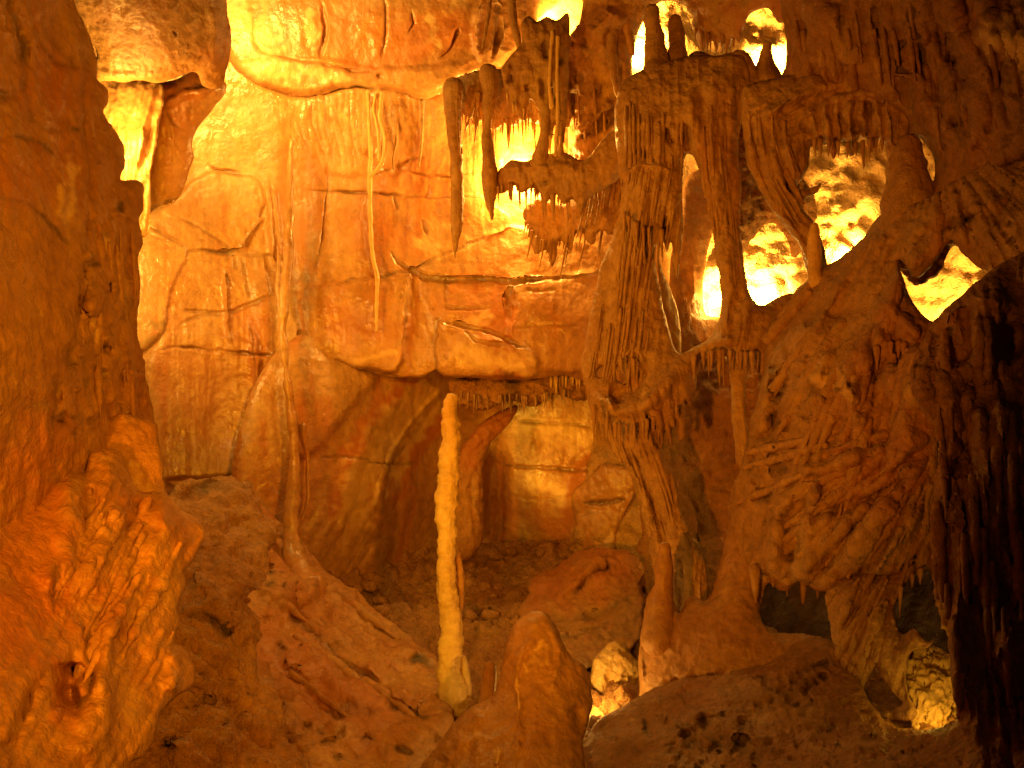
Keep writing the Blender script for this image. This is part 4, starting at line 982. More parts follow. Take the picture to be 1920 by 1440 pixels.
# ------------------------------------------------------------------ right side: curtains, columns and slopes
_sp = [(100, 1250), (300, 1250), (450, 1225), (620, 1205), (720, 1190), (800, 1205), (900, 1240), (1050, 1280)]
ra = relief('drapery_curtain', [[(1158, 172), (1176, 146), (1212, 128), (1262, 112), (1300, 104), (1345, 106), (1396, 108), (1406, 180), (1384, 260), (1390, 340), (1388, 420), (1396, 500), (1404, 552), (1424, 574), (1450, 562), (1484, 548), (1500, 560), (1466, 620), (1442, 660), (1430, 706), (1421, 664), (1409, 668), (1403, 700), (1398, 760), (1404, 830), (1400, 884), (1382, 872), (1374, 800), (1368, 712), (1360, 664), (1352, 708), (1342, 664), (1332, 698), (1322, 666), (1312, 676), (1304, 722), (1294, 764), (1286, 748), (1282, 822), (1274, 826), (1264, 790), (1257, 836), (1249, 802), (1243, 840), (1248, 862), (1266, 900), (1278, 960), (1300, 1020), (1324, 1060), (1324, 1150), (1262, 1150), (1228, 1080), (1213, 1000), (1195, 935), (1178, 884), (1148, 848), (1128, 802), (1104, 762), (1096, 725), (1090, 690), (1098, 640), (1112, 560), (1126, 500), (1148, 440), (1164, 380), (1158, 300), (1152, 220)],
    [(1290, 288), (1300, 292), (1318, 336), (1330, 400), (1345, 480), (1353, 560), (1348, 596), (1330, 632), (1300, 650), (1274, 662), (1264, 652), (1250, 600), (1236, 540), (1227, 490), (1230, 462), (1240, 446), (1250, 474), (1256, 448), (1264, 502), (1270, 524), (1277, 470), (1281, 420), (1279, 360), (1283, 300)],
    [(1120, 694), (1128, 684), (1134, 698), (1128, 710), (1121, 706)], [(1154, 690), (1160, 684), (1172, 706), (1170, 716), (1158, 714)]],
    [(1200, 160, 7.8), (1330, 130, 7.65), (1180, 300, 7.7), (1270, 350, 7.6), (1350, 300, 7.45), (1370, 500, 7.35), (1160, 560, 7.7), (1240, 640, 7.5), (1110, 720, 7.65), (1200, 780, 7.3), (1280, 740, 7.3), (1390, 640, 7.2), (1480, 570, 7.35), (1385, 860, 7.0), (1240, 950, 7.25), (1300, 1120, 7.0)],
    L=42, squash=.9, step=3, mat=M['drape'], jit=2, disp=((2.2, .06), (6, .03), (16, .012), (34, .005)),
    flutes=((34, .07, ('spine', _sp), 'billow', 8), (13, .035, ('spine', _sp), 'billow', 10), (7, .012, ('spine', _sp), 'billow', 14)),
    strokes=(([(1282, 225), (1286, 255), (1288, 285)], 7, -.14, .3), ([(1300, 200), (1330, 320), (1350, 450), (1372, 560)], 20, .05), ([(1236, 370), (1243, 410), (1250, 440)], 7, -.18, .3), ([(1205, 400), (1215, 450), (1222, 490)], 8, -.10, .3), ([(1250, 240), (1256, 270)], 6, -.08, .3), ([(1100, 730), (1150, 760), (1200, 760), (1250, 720), (1275, 690)], 16, .12), ([(1140, 745), (1180, 735), (1220, 700)], 16, -.12),
             ([(1212, 770), (1230, 820), (1238, 850)], 5, -.12, .5), ([(1222, 765), (1236, 800), (1246, 840)], 4, .05), ([(1240, 760), (1246, 800)], 4, -.12, .6), ([(1205, 845), (1210, 858)], 4, -.10, .9), ([(1214, 848), (1218, 856)], 3.5, -.10, .9), ([(1222, 842), (1226, 852)], 3.5, -.10, .9),
             ([(1150, 850), (1190, 900), (1220, 980), (1240, 1060)], 8, .08), ([(1180, 850), (1215, 920), (1240, 1000)], 6, -.07), ([(1160, 690), (1190, 650), (1210, 690)], 6, .04), ([(1310, 650), (1335, 640), (1380, 640)], 10, .05), ([(1160, 330), (1200, 310), (1270, 320)], 6, .05), ([(1190, 280), (1230, 300)], 5, -.05, .3)),
    split=[('shoulder', [(1100, 50), (1300, 40), (1440, 50), (1440, 250), (1300, 262), (1100, 255)]), ('shaft', [(1282, 264), (1450, 254), (1450, 540), (1380, 545), (1300, 545)]), ('foot', [(1268, 660), (1300, 640), (1340, 546), (1400, 548), (1560, 542), (1560, 940), (1340, 940), (1290, 790)]), ('skirt', [(1050, 530), (1180, 540), (1280, 540), (1290, 655), (1210, 672), (1050, 665)]), ('fringe', [(1040, 665), (1200, 673), (1300, 665), (1320, 845), (1200, 852), (1040, 845)]), ('stem', [(1040, 850), (1200, 854), (1350, 850), (1380, 1200), (1040, 1200)])])
tag(ra, 'tall fluted dripstone curtain and thick column joined at one shoulder', 'drapery')
icicles(ra, [(1150, 690), (1175, 676), (1200, 690)], 7.35, 7, 14, 34, 2, 3.5, M['drape'], seed=21)
icicles(ra, [(1290, 680), (1340, 664), (1380, 668), (1426, 668)], 7.05, 13, 14, 62, 2.4, 5.5, M['drape'], seed=22)
icicles(ra, [(1105, 760), (1150, 800), (1200, 800), (1270, 770)], 7.12, 14, 12, 60, 2, 4.5, M['drape'], seed=23)
icicles(ra, [(1165, 400), (1200, 430), (1250, 440)], 7.42, 8, 20, 80, 2, 4.5, M['drape'], seed=24)

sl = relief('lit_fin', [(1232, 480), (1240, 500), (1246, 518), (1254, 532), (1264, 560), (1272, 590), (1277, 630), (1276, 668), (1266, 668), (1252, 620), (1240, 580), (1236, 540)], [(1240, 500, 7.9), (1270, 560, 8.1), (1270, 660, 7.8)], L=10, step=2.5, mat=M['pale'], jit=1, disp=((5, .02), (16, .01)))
tag(sl, 'narrow bright lit fin behind the edge of the tall curtain', 'drapery')
rn = relief('inner_column', [(1258, 480), (1276, 400), (1288, 330), (1326, 320), (1340, 420), (1326, 470), (1318, 540), (1322, 590), (1352, 600), (1330, 650), (1275, 680), (1258, 600)], [(1270, 500, 8.5), (1340, 400, 8.8), (1320, 600, 8.4)], L=26, step=4, mat=M['flow'], disp=((3, .05), (10, .02, 'billow')), strokes=(([(1300, 500), (1302, 560)], 6, .06),))
tag(rn, 'reddish inner column half hidden behind the thick column', 'column')

for pts, lab in ((((1224, 20, 7.9, 12), (1222, 40, 7.9, 16), (1226, 70, 7.9, 18), (1228, 100, 7.88, 22), (1232, 135, 7.85, 30), (1236, 160, 7.8, 36)), 'rounded stalagmite on the shoulder before the upper bright gap'),
                 (((1266, 40, 8.0, 13), (1268, 60, 8.0, 15), (1270, 90, 7.95, 17), (1272, 130, 7.9, 24)), 'short reddish stalagmite stub beside the rounded one on the shoulder'),
                 (((1438, 86, 7.6, 7), (1437, 105, 7.6, 12), (1436, 130, 7.6, 20), (1440, 160, 7.55, 30)), 'pointed stalagmite before the uppermost bright gap at the top')):
    tag(tube('stalagmite', pts, M['drape'], seg=18, disp=((6, .03), (20, .008)), flute=.1), lab, 'stalagmite')
sb = relief('shoulder_rock', [(1165, 170), (1200, 140), (1250, 150), (1300, 96), (1345, 104), (1400, 98), (1430, 140), (1480, 150), (1470, 200), (1400, 230), (1300, 220), (1200, 230)], [(1200, 180, 8.0), (1320, 130, 7.8), (1450, 170, 7.5)], L=26, step=4, mat=M['drape'], disp=((3, .05), (10, .02)), strokes=(([(1290, 96), (1296, 102)], 6, -.12, 1.0), ([(1312, 84), (1316, 96)], 8, -.12, 1.0)))
tag(sb, 'broad rock shoulder bridging the curtain and the thick column', 'rock')

rm = relief('hooked_curtain', [(1392, 168), (1420, 156), (1480, 142), (1540, 128), (1610, 126), (1680, 136), (1710, 190), (1706, 250), (1692, 300), (1668, 308), (1656, 268), (1646, 262), (1634, 288), (1624, 264), (1610, 262), (1602, 292), (1592, 296), (1584, 262), (1574, 268), (1564, 300), (1556, 286), (1546, 268), (1534, 284), (1522, 268), (1518, 300), (1508, 330), (1494, 352), (1520, 352), (1540, 342), (1534, 360), (1512, 372), (1506, 390), (1524, 416), (1540, 450), (1548, 480), (1556, 520), (1530, 530), (1508, 500), (1500, 462), (1470, 424), (1440, 384), (1420, 342), (1404, 312), (1392, 250)],
    [(1400, 200, 7.3), (1550, 160, 7.2), (1700, 200, 6.9), (1620, 280, 7.0), (1420, 340, 7.2), (1520, 480, 7.2)], L=34, step=3, mat=M['drape'], jit=2, disp=((2.5, .05), (7, .02), (22, .007)),
    flutes=((24, .07, ('spine', [(130, 1640), (200, 1560), (260, 1440), (320, 1430), (400, 1480), (500, 1540)]), 'billow', 7, (1380, 150, 1560, 540)), (20, .07, ('dir', 4), 'billow', 6, (1530, 190, 1720, 330)), (9, .02, ('dir', 6), 'billow', 8), (50, .06, ('dir', 60), 'billow', 5, (1400, 120, 1720, 220))),
    strokes=(([(1550, 140), (1470, 190), (1430, 240)], 14, .08), ([(1405, 230), (1410, 300), (1440, 375), (1500, 450), (1530, 520)], 7, .06), ([(1425, 235), (1432, 300), (1460, 370), (1515, 440), (1545, 500)], 7, .06), ([(1450, 240), (1455, 300), (1480, 360), (1510, 400), (1540, 460)], 7, .06), ([(1475, 245), (1482, 300), (1497, 345)], 7, .06), ([(1700, 150), (1560, 160), (1460, 200), (1420, 240)], 7, .06), ([(1680, 170), (1570, 185), (1490, 225)], 7, .06), ([(1524, 185), (1530, 240), (1532, 292)], 6, .055), ([(1544, 185), (1550, 240), (1552, 292)], 6, .055), ([(1568, 185), (1574, 240), (1576, 292)], 6, .055), ([(1591, 185), (1597, 240), (1599, 292)], 6, .055), ([(1616, 185), (1622, 240), (1624, 292)], 6, .055), ([(1642, 185), (1648, 240), (1650, 292)], 6, .055), ([(1662, 185), (1668, 240), (1670, 292)], 6, .055), ([(1600, 200), (1604, 250)], 7, -.12, .4), ([(1625, 190), (1628, 250)], 7, -.12, .5), ([(1575, 210), (1580, 250)], 6, -.10, .4), ([(1500, 230), (1540, 260)], 5, -.08, .4), ([(1445, 260), (1470, 330), (1500, 360)], 6, -.10, .3), ([(1420, 270), (1440, 330), (1480, 400), (1520, 470)], 6, -.10, .3)),
    split=[('fold', [(1390, 240), (1430, 250), (1470, 360), (1530, 460), (1550, 540), (1500, 500), (1410, 330)]), ('fold', [(1440, 250), (1480, 250), (1500, 330), (1520, 350), (1505, 390), (1540, 470), (1475, 365)]), ('fringe', [(1520, 225), (1600, 230), (1715, 220), (1700, 310), (1600, 310), (1515, 310)])])
tag(rm, 'hooked fluted curtain with a fringed edge over the bright hollow', 'drapery')
tag(tube('stalagmite', [(1527, 425, 7.0, 8), (1526, 445, 7.0, 11), (1526, 470, 7.0, 13), (1528, 500, 7.0, 14), (1530, 530, 6.95, 16)], M['pale'], seg=14, disp=((8, .02), (24, .006))), 'small side lit stalagmite under the hooked curtain', 'stalagmite')

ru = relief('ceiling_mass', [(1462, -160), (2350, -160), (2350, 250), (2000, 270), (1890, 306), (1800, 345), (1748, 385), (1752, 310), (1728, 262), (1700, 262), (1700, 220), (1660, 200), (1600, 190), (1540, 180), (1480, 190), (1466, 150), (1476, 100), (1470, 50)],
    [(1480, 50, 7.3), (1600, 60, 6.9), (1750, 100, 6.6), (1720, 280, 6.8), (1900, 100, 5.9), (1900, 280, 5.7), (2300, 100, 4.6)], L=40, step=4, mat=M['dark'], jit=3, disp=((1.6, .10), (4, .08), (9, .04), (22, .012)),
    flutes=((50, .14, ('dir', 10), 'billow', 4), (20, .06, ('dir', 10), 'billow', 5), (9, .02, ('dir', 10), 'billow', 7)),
    strokes=(([(1682, 86), (1694, 134)], 8, -.25, .7), ([(1708, 14), (1724, 76)], 9, -.3, .7), ([(1640, 10), (1650, 70)], 6, -.12, .4), ([(1570, 20), (1590, 100)], 6, -.1, .3), ([(1760, 40), (1790, 110), (1810, 180), (1800, 260)], 24, -.40, .3), ([(1780, -30), (1806, 60), (1828, 110)], 12, .14), ([(1850, -40), (1862, 40), (1850, 110), (1830, 190), (1810, 300)], 26, .20), ([(1880, 80), (1930, 70), (1990, 90)], 26, .14), ([(1835, 160), (1828, 164)], 7, -.06, .8), ([(1690, 150), (1720, 240)], 12, -.16, .5), ([(1700, 90), (1740, 120), (1760, 200)], 16, -.15, .3), ([(1560, 0), (1570, 60), (1620, 110)], 20, .08), ([(1860, -20), (1880, 40)], 10, -.14, .3)),  # dark strokes paint the shade of cavities instead of open holes
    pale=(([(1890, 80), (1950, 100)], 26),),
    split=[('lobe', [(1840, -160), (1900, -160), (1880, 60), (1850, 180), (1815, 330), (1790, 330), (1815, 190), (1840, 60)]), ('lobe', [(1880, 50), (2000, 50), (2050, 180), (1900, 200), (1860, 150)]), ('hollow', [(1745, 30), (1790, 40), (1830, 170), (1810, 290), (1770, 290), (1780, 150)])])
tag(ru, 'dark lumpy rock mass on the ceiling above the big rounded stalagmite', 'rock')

rs = relief('flowstone_ramp', [[(1440, 640), (1470, 590), (1490, 548), (1530, 512), (1580, 478), (1620, 442), (1650, 402), (1700, 384), (1740, 372), (1800, 334), (1880, 292), (1960, 262), (2350, 200), (2350, 760), (1800, 760), (1760, 820), (1764, 900), (1764, 1040), (1700, 1080), (1600, 1080), (1548, 1110), (1500, 1090), (1470, 1110), (1440, 1090), (1422, 1136), (1410, 1080), (1386, 1040), (1368, 990), (1366, 940), (1386, 884), (1400, 830), (1418, 760), (1430, 700)],
    [(1684, 488), (1700, 500), (1716, 520), (1745, 500), (1768, 470), (1784, 446), (1800, 470), (1830, 500), (1860, 520), (1800, 590), (1745, 600), (1704, 548)]],
    [(1480, 600, 7.0), (1600, 480, 6.9), (1700, 400, 6.5), (1900, 300, 5.8), (2300, 300, 4.6), (1880, 450, 5.6), (1560, 700, 6.5), (1700, 700, 6.0), (1400, 900, 6.7), (1560, 950, 6.0), (1740, 950, 5.8), (1440, 1080, 6.3), (1640, 560, 6.5)],
    L=44, step=4, mat=M['drape'], jit=3, crack=.75, disp=((1.5, .08), (4.5, .035), (11, .015), (28, .005)),
    flutes=((34, .15, ('fan', 1800, 770, 330), 'billow', 8, (1500, 800, 1780, 1120)), (13, .06, ('fan', 1800, 770, 330), 'billow', 10, (1480, 780, 1780, 1120)), (46, .15, ('fan', 1760, 250, 420), 'billow', 7), (18, .07, ('fan', 1760, 250, 420), 'billow', 9), (8, .022, ('fan', 1760, 250, 420), 'billow', 14)),
    strokes=(([(1740, 440), (1665, 575), (1612, 690), (1600, 830)], 26, .16), ([(1705, 455), (1640, 570), (1570, 690)], 13, -.13), ([(1725, 640), (1705, 750), (1690, 850)], 24, .14), ([(1470, 890), (1560, 868), (1660, 852), (1745, 815)], 20, .14), ([(1470, 950), (1560, 960), (1650, 925), (1720, 890)], 14, -.16, .35), ([(1742, 850), (1660, 960), (1570, 1090)], 16, .12), ([(1752, 880), (1700, 980), (1630, 1090)], 16, .12), ([(1700, 880), (1610, 980), (1530, 1090)], 10, -.12, .3), ([(1745, 900), (1670, 1010), (1600, 1095)], 9, -.12, .3), ([(1490, 900), (1462, 990), (1450, 1085)], 16, .12), ([(1530, 890), (1516, 990), (1510, 1095)], 14, .10), ([(1510, 920), (1488, 1000), (1482, 1090)], 10, -.13, .4), ([(1560, 640), (1520, 740), (1500, 850)], 18, .10), ([(1600, 520), (1560, 600)], 14, -.10), ([(1470, 640), (1440, 720), (1420, 800), (1400, 870)], 16, .08), ([(1466, 690), (1460, 740), (1450, 790), (1440, 840)], 14, -.22, .7), ([(1420, 820), (1410, 880)], 10, -.15, .7), ([(1440, 870), (1470, 880)], 9, -.14, .8), ([(1410, 930), (1440, 926)], 9, -.12, .8),
             ([(1568, 728), (1572, 732)], 8, -.22, 1.0), ([(1524, 722), (1526, 734)], 9, -.14, .9), ([(1530, 690), (1545, 720), (1540, 760)], 14, .10), ([(1580, 680), (1590, 720), (1606, 770)], 22, .12), ([(1560, 650), (1580, 690), (1598, 730)], 6, -.08, .5), ([(1572, 790), (1575, 830)], 12, -.08),
             ([(1634, 640), (1642, 690), (1640, 740)], 14, -.30, .5), ([(1690, 640), (1680, 690)], 18, -.30, .5), ([(1660, 670), (1668, 640)], 8, .05), ([(1520, 580), (1534, 570)], 8, -.10, .8), ([(1520, 600), (1510, 610)], 8, -.10, .7), ([(1660, 420), (1600, 500), (1540, 590), (1490, 680)], 26, .10), ([(1640, 560), (1690, 600), (1730, 640)], 12, .08), ([(1630, 590), (1680, 640)], 10, -.10),
             ([(1770, 430), (1790, 420), (1840, 400)], 14, -.16, .7), ([(1850, 440), (1880, 400)], 14, -.16, .6), ([(1900, 340), (1904, 350)], 6, -.12, .9), ([(1880, 350), (1882, 356)], 5, -.1, .9), ([(1700, 450), (1740, 420), (1800, 400), (1880, 370)], 14, .08), ([(1720, 470), (1740, 440)], 14, -.12, .5),
             ([(1420, 1080), (1430, 1130)], 10, .08), ([(1470, 960), (1480, 1060)], 18, -.14, .4), *specks(46, (1495, 655, 1605, 800), 6, .045, 0, 1), *specks(26, (1500, 660, 1600, 820), 4, -.04, .7, 2), *specks(30, (1440, 680, 1476, 800), 7, -.06, .9, 3), *specks(26, (1400, 800, 1450, 940), 7, -.06, .9, 4), *specks(20, (1400, 800, 1470, 950), 6, .05, 0, 5), *specks(24, (1390, 950, 1520, 1080), 7, -.05, .6, 6), *specks(14, (1770, 400, 1910, 450), 7, -.06, .8, 7), ([(1500, 1000), (1510, 1080)], 12, -.16, .5), ([(1690, 830), (1700, 900)], 18, .08)),
    tint=(([(1640, 900), (1720, 860)], 60, .6),), pale=(([(1540, 700), (1590, 720)], 16),),
    split=[('crest', [(1480, 560), (1580, 470), (1650, 395), (1760, 365), (1960, 255), (1980, 330), (1800, 400), (1680, 440), (1600, 520), (1520, 620), (1450, 640)]), ('knobby_face', [(1490, 650), (1600, 640), (1640, 760), (1620, 830), (1520, 830), (1480, 760)]), ('foot', [(1360, 940), (1480, 930), (1560, 1000), (1560, 1120), (1420, 1140), (1370, 1020)])])
tag(rs, 'broad flowstone ramp descending beneath the big rounded stalagmite', 'flowstone')
icicles(rs, [(1404, 1070), (1440, 1085), (1500, 1085), (1550, 1100)], 6.2, 5, 14, 60, 4, 9, M['drape'], seed=25)
bigs = tube('stalagmite', [(1702, 275, 6.7, 22), (1700, 295, 6.7, 32), (1700, 325, 6.68, 40), (1702, 360, 6.66, 45), (1704, 400, 6.62, 50), (1706, 450, 6.6, 56)], M['drape'], seg=26, disp=((4, .04), (11, .02), (30, .005)), flute=.06)
tag(bigs, 'big rounded stalagmite on the flowstone ramp beside the bright hollow', 'stalagmite')

# sheet of dark brown stone added to keep the gap below the toothed foot dark
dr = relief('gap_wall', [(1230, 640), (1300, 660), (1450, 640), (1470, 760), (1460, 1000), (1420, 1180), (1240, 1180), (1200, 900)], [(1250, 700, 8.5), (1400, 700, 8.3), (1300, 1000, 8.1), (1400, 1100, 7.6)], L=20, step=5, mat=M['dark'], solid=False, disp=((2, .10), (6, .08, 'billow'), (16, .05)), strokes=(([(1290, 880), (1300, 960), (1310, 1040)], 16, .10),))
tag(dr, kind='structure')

# lower right
md = relief('mound', [(1190, 1345), (1196, 1280), (1197, 1230), (1203, 1180), (1214, 1120), (1240, 1090), (1264, 1130), (1274, 1150), (1286, 1126), (1302, 1118), (1320, 1128), (1334, 1110), (1348, 1062), (1360, 1010), (1370, 960), (1390, 930), (1440, 960), (1450, 1060), (1426, 1110), (1440, 1180), (1540, 1196), (1600, 1260), (1600, 1350), (1200, 1360)],
    [(1200, 1250, 6.4), (1240, 1130, 6.5), (1380, 980, 6.75), (1340, 1200, 6.2), (1500, 1240, 6.0), (1400, 1340, 5.9)], L=38, step=3, mat=M['mound'], jit=2, disp=((2, .05), (6, .02), (18, .006)), strokes=(([(1206, 1180), (1200, 1240), (1206, 1290)], 4, .04), ([(1230, 1290), (1300, 1275), (1380, 1260)], 8, -.06)))
tag(md, 'reddish stone mound carrying the lone knobbed stalagmite', 'mound')
sm = tube('stalagmite', [(1246, 1028, 6.45, 12), (1246, 1042, 6.45, 15), (1244, 1060, 6.44, 19), (1246, 1085, 6.42, 17), (1242, 1120, 6.4, 21), (1238, 1160, 6.36, 28), (1236, 1200, 6.3, 34)], M['mound'], seg=20, disp=((6, .02), (20, .005)))
tag(sm, 'lone knobbed stalagmite standing on the reddish mound', 'stalagmite')
sm2 = tube('stalagmite', [(1292, 1030, 7.2, 22), (1290, 1060, 7.15, 26), (1292, 1100, 7.1, 28), (1294, 1150, 7.0, 30)], M['drape'], seg=16, disp=((6, .03), (20, .005)))
tag(sm2, 'thick stub behind the lone knobbed stalagmite', 'stalagmite')

rp = relief('root_buttress', [[(1548, 1010), (1600, 960), (1700, 930), (1790, 940), (1800, 1100), (1800, 1230), (1770, 1180), (1752, 1200), (1740, 1216), (1712, 1222), (1700, 1250), (1704, 1300), (1720, 1340), (1690, 1352), (1640, 1340), (1590, 1290), (1562, 1200), (1548, 1110)],
    [(1680, 1120), (1712, 1080), (1740, 1060), (1756, 1120), (1764, 1180), (1740, 1205), (1716, 1180), (1690, 1190), (1678, 1160)], [(1612, 1330), (1640, 1250), (1664, 1290), (1690, 1320), (1650, 1336)]],
    [(1560, 1040, 6.2), (1700, 950, 6.2), (1790, 960, 5.9), (1560, 1150, 5.75), (1680, 1080, 5.75), (1780, 1100, 5.4), (1600, 1300, 5.6), (1700, 1330, 5.3)], L=26, step=3, mat=M['drape'], jit=3, disp=((2.5, .06), (7, .03), (20, .008)),
    flutes=((30, .12, ('fan', 1790, 800, 330), 'billow', 7), (12, .05, ('fan', 1790, 800, 330), 'billow', 9)),
    split=[('root', [(1545, 1000), (1610, 990), (1620, 1150), (1640, 1250), (1600, 1340), (1550, 1200)]), ('root', [(1630, 1000), (1680, 1010), (1670, 1150), (1690, 1230), (1650, 1240), (1630, 1150)]), ('web', [(1690, 940), (1800, 930), (1800, 1060), (1740, 1050), (1700, 1075)])])
tag(rp, 'root like dripstone buttress with dark openings above the lit niche', 'drapery')
dk = relief('dark_recess', [(1380, 1040), (1850, 940), (1850, 1420), (1380, 1300)], [(1400, 1100, 7.4), (1600, 1200, 6.6), (1800, 1200, 6.0), (1800, 1350, 5.7)], L=20, step=6, mat=M['recess_shade'], disp=((2, .08), (7, .05, 'billow')))  # near-black colour gives this recess its shade
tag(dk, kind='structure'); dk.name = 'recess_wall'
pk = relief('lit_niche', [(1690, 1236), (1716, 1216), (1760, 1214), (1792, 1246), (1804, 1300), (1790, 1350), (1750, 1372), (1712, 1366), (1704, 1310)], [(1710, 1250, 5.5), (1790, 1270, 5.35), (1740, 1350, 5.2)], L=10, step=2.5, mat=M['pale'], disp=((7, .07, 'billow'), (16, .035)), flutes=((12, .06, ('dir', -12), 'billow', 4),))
tag(pk, 'small lit niche of ribbed calcite at the foot of the buttress', 'niche')

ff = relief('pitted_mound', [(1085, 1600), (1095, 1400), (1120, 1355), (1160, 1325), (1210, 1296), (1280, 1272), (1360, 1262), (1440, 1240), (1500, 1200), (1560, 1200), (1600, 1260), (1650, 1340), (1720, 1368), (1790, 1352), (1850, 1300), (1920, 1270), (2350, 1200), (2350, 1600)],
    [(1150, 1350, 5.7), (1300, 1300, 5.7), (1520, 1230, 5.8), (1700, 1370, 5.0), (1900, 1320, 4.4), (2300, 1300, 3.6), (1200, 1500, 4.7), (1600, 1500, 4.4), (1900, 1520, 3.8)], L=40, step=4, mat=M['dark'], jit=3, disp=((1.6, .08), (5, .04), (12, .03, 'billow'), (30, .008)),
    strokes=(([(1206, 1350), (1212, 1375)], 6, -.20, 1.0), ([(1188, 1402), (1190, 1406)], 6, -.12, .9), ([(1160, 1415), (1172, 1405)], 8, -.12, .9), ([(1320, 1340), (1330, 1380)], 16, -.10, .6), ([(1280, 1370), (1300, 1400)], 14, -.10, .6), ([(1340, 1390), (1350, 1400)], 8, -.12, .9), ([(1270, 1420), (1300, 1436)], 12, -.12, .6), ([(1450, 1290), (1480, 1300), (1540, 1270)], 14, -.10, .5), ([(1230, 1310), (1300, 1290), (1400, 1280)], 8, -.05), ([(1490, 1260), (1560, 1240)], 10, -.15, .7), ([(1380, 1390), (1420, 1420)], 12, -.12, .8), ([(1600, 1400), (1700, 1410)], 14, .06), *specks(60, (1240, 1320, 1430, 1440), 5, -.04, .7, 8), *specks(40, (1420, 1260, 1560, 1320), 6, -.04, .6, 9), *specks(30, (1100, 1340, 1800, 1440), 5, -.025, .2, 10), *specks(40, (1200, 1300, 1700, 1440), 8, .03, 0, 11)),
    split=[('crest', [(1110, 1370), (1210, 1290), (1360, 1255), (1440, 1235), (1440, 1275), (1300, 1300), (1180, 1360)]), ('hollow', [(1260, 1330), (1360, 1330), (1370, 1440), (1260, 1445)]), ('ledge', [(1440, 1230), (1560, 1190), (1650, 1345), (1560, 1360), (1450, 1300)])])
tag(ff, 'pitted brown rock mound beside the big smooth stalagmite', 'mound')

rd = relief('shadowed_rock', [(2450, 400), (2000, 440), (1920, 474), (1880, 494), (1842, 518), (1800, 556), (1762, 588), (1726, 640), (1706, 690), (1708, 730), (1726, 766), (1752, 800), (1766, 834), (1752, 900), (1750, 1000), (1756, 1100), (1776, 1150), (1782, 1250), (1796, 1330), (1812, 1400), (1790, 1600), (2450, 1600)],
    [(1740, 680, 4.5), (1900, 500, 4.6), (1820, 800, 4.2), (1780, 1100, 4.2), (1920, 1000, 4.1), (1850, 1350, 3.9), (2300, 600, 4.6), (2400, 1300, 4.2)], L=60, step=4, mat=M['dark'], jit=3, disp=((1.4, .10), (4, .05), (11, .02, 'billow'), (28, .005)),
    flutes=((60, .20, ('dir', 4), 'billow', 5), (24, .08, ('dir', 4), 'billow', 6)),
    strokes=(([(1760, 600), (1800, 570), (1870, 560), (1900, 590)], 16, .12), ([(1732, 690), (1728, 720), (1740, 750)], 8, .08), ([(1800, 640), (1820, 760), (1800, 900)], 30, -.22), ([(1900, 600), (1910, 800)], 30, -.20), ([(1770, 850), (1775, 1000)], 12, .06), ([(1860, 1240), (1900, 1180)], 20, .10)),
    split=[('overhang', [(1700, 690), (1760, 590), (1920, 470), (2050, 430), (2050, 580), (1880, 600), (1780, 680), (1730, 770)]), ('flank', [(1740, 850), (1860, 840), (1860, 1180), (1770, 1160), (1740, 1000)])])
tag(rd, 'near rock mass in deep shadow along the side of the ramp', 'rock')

# ------------------------------------------------------------------ foreground stalagmites
fs = relief('stalagmite', [(770, 1600), (790, 1440), (812, 1408), (850, 1356), (890, 1322), (926, 1302), (938, 1268), (946, 1226), (956, 1188), (970, 1162), (998, 1147), (1024, 1152), (1042, 1176), (1058, 1212), (1074, 1234), (1098, 1252), (1109, 1284), (1110, 1326), (1102, 1358), (1092, 1400), (1096, 1600)],
    [(800, 1440, 5.2), (940, 1280, 5.25), (1000, 1170, 5.3), (1100, 1280, 5.25), (1000, 1440, 4.9), (850, 1550, 4.8)], L=60, step=3, mat=M['mound'], jit=2, disp=((1.8, .04), (6, .012), (20, .004)),
    strokes=(([(1020, 1172), (1000, 1196), (978, 1226), (967, 1262), (970, 1310), (974, 1350), (966, 1430)], 6, .03), ([(1022, 1170), (1040, 1196), (1052, 1224), (1042, 1252), (1038, 1300)], 6, .03), ([(1082, 1320), (1088, 1360), (1080, 1400)], 12, -.05), ([(935, 1400), (930, 1440)], 5, .05), ([(905, 1330), (860, 1380), (820, 1430)], 20, .05)),
    pale=(([(1000, 1215), (1020, 1200)], 3), ([(985, 1245), (990, 1260)], 2), ([(932, 1405), (930, 1430)], 4), ([(968, 1270), (972, 1330)], 1.5)),
    split=[('cap', [(935, 1290), (950, 1190), (1000, 1140), (1040, 1160), (1055, 1225), (1020, 1185), (985, 1225), (965, 1290)]), ('skirt', [(760, 1620), (790, 1430), (890, 1315), (930, 1300), (940, 1400), (920, 1620)])])
tag(fs, 'big smooth cone shaped stalagmite nearest the viewer', 'stalagmite')
st = tube('stalagmite', [(919, 1250, 5.7, 11), (918, 1265, 5.7, 14), (917, 1285, 5.7, 14), (914, 1310, 5.68, 16), (910, 1335, 5.66, 20)], M['flow'], seg=16, disp=((7, .015), (24, .004)))
tag(st, 'short rounded stub between the yellow column and the big stalagmite', 'stalagmite')
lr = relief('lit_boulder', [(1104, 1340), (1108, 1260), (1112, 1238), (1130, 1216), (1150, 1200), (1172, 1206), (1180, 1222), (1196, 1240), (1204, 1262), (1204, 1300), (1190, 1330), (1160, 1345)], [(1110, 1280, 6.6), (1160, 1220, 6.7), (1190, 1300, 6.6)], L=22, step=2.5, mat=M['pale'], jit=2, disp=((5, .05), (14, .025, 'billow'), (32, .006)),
    strokes=(([(1142, 1262), (1148, 1290), (1150, 1330)], 9, -.06), ([(1166, 1260), (1160, 1300), (1158, 1325)], 5, .05), ([(1178, 1262), (1174, 1300), (1170, 1325)], 4, .04)), tint=(([(1150, 1215), (1175, 1240)], 14, .6),))
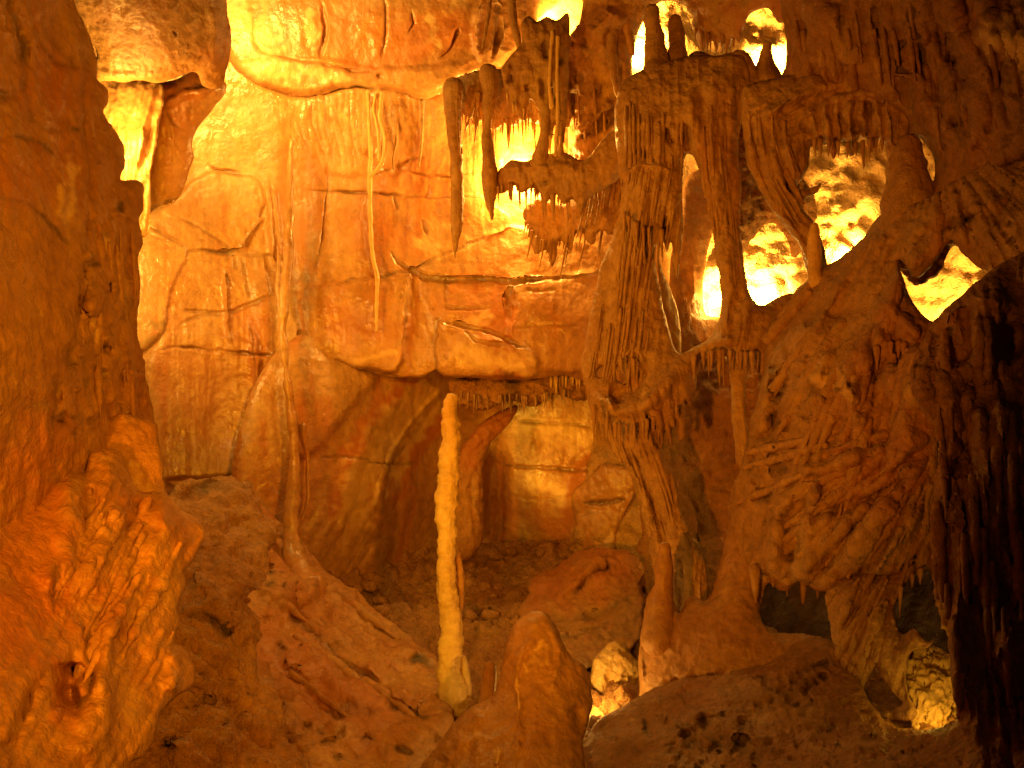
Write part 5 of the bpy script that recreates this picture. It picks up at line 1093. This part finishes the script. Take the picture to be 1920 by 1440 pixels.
tag(lr, 'small boulder lit from behind beside the big stalagmite', 'boulder')

# rock seen deep inside the gaps of the right side
ir = relief('inner_rock', [(1372, 240), (1440, 250), (1500, 320), (1530, 380), (1520, 440), (1490, 480), (1470, 440), (1440, 420), (1400, 470), (1385, 500), (1370, 420)], [(1380, 300, 8.3), (1500, 400, 8.5), (1400, 460, 8.4)], L=20, step=4, mat=M['rubble'], jit=4, disp=((3, .10), (9, .07, 'billow'), (20, .02)))
tag(ir, 'dark rough rock seen between the thick column and the hooked curtain', 'rock')
ir2 = relief('inner_rock', [(1655, 420), (1700, 430), (1760, 420), (1800, 430), (1820, 470), (1790, 462), (1776, 480), (1764, 500), (1740, 520), (1720, 536), (1704, 520), (1684, 490)], [(1680, 450, 7.4), (1800, 450, 7.2)], L=12, step=3, mat=M['rubble'], jit=3, disp=((4, .08), (12, .04, 'billow')))
tag(ir2, 'jagged rock rim inside the small bright window of the ramp', 'rock')

# loose stones on the bank and on the floor before the alcove
_rg = random.Random(77)
_yb = tps([(400, 910, 6.6), (460, 1000, 6.4), (400, 1100, 5.6), (440, 1300, 5.3), (300, 1300, 5.0), (450, 1500, 4.8), (250, 1550, 4.6)])
for i in range(20):
    v = _rg.uniform(930, 1440); u = _rg.uniform(375, 470) if v < 1150 else _rg.uniform(330, 470)
    y = float(_yb(np.array([u]), np.array([v]))[0]) - .06
    stone(rb, u, v, y, _rg.uniform(6, 18), M['rubble'], i)
_yf = tps([(450, 930, 8.9), (600, 1020, 9.3), (900, 1030, 9.9), (1200, 1060, 9.5), (700, 1130, 8.8), (900, 1130, 8.6), (1150, 1160, 8.0), (850, 1250, 7.4), (1100, 1250, 6.9), (850, 1400, 6.2), (500, 1440, 5.9), (300, 1300, 6.0), (1400, 1150, 7.4), (1500, 1250, 6.4), (1500, 1440, 5.0), (1000, 1600, 4.8), (1900, 1440, 4.2), (200, 1600, 4.8), (1800, 1150, 7.2)])
for i in range(70):
    u = _rg.uniform(600, 1220); v = _rg.uniform(1020, 1240)
    y = float(_yf(np.array([u]), np.array([v]))[0]) - .03
    stone(fl, u, v, y, _rg.uniform(6, 20), M['rubble'], i + 100)

# ribs that dress the curtains
ribs(ra, 'drapery_curtain', 46, (1165, 190, 1280, 430), (60, 190), (2.2, 5), spine_flow(_sp), M['drape'], 71)
ribs(ra, 'drapery_curtain', 22, (1120, 470, 1230, 640), (60, 150), (2, 4.2), spine_flow(_sp), M['drape'], 72)
ribs(ra, 'drapery_curtain', 18, (1310, 200, 1380, 480), (80, 200), (2.2, 5), spine_flow([(100, 1330), (300, 1340), (560, 1370), (700, 1380)]), M['drape'], 73)
ribs(ra, 'drapery_curtain', 26, (1110, 740, 1270, 960), (60, 160), (2.5, 5), spine_flow(_sp), M['drape'], 74)
ribs(ru, 'ceiling_mass', 34, (1490, -20, 1900, 160), (60, 170), (4, 9), along(8), M['dark'], 75)
ribs(rs, 'flowstone_ramp', 18, (1500, 480, 1760, 800), (100, 240), (8, 15), toward(1790, 230), M['drape'], 76, lift=-.75)
ribs(rs, 'flowstone_ramp', 22, (1500, 820, 1750, 1010), (80, 190), (7, 13), toward(1800, 760), M['drape'], 77, lift=-.7)
ribs(rp, 'root_buttress', 30, (1555, 1000, 1780, 1250), (60, 170), (3.5, 7), toward(1790, 790), M['drape'], 78, lift=-.1)
ribs(rd, 'shadowed_rock', 24, (1740, 620, 1920, 1200), (120, 300), (6, 14), along(3), M['dark'], 79, lift=.1)
ribs(rm, 'hooked_curtain', 20, (1400, 200, 1480, 330), (60, 160), (2.5, 5), spine_flow([(130, 1400), (260, 1405), (320, 1425), (400, 1470), (500, 1540)]), M['drape'], 80)
icicles(rm, [(1520, 268), (1560, 272), (1600, 276), (1650, 268), (1690, 290)], 6.85, 12, 14, 52, 2.5, 5, M['drape'], seed=81)
icicles(rs, [(1640, 660), (1690, 650), (1730, 690)], 5.95, 6, 20, 70, 4, 7, M['drape'], seed=82)
icicles(rp, [(1680, 1120), (1710, 1085), (1745, 1065)], 5.55, 3, 14, 60, 3, 6, M['drape'], seed=83)
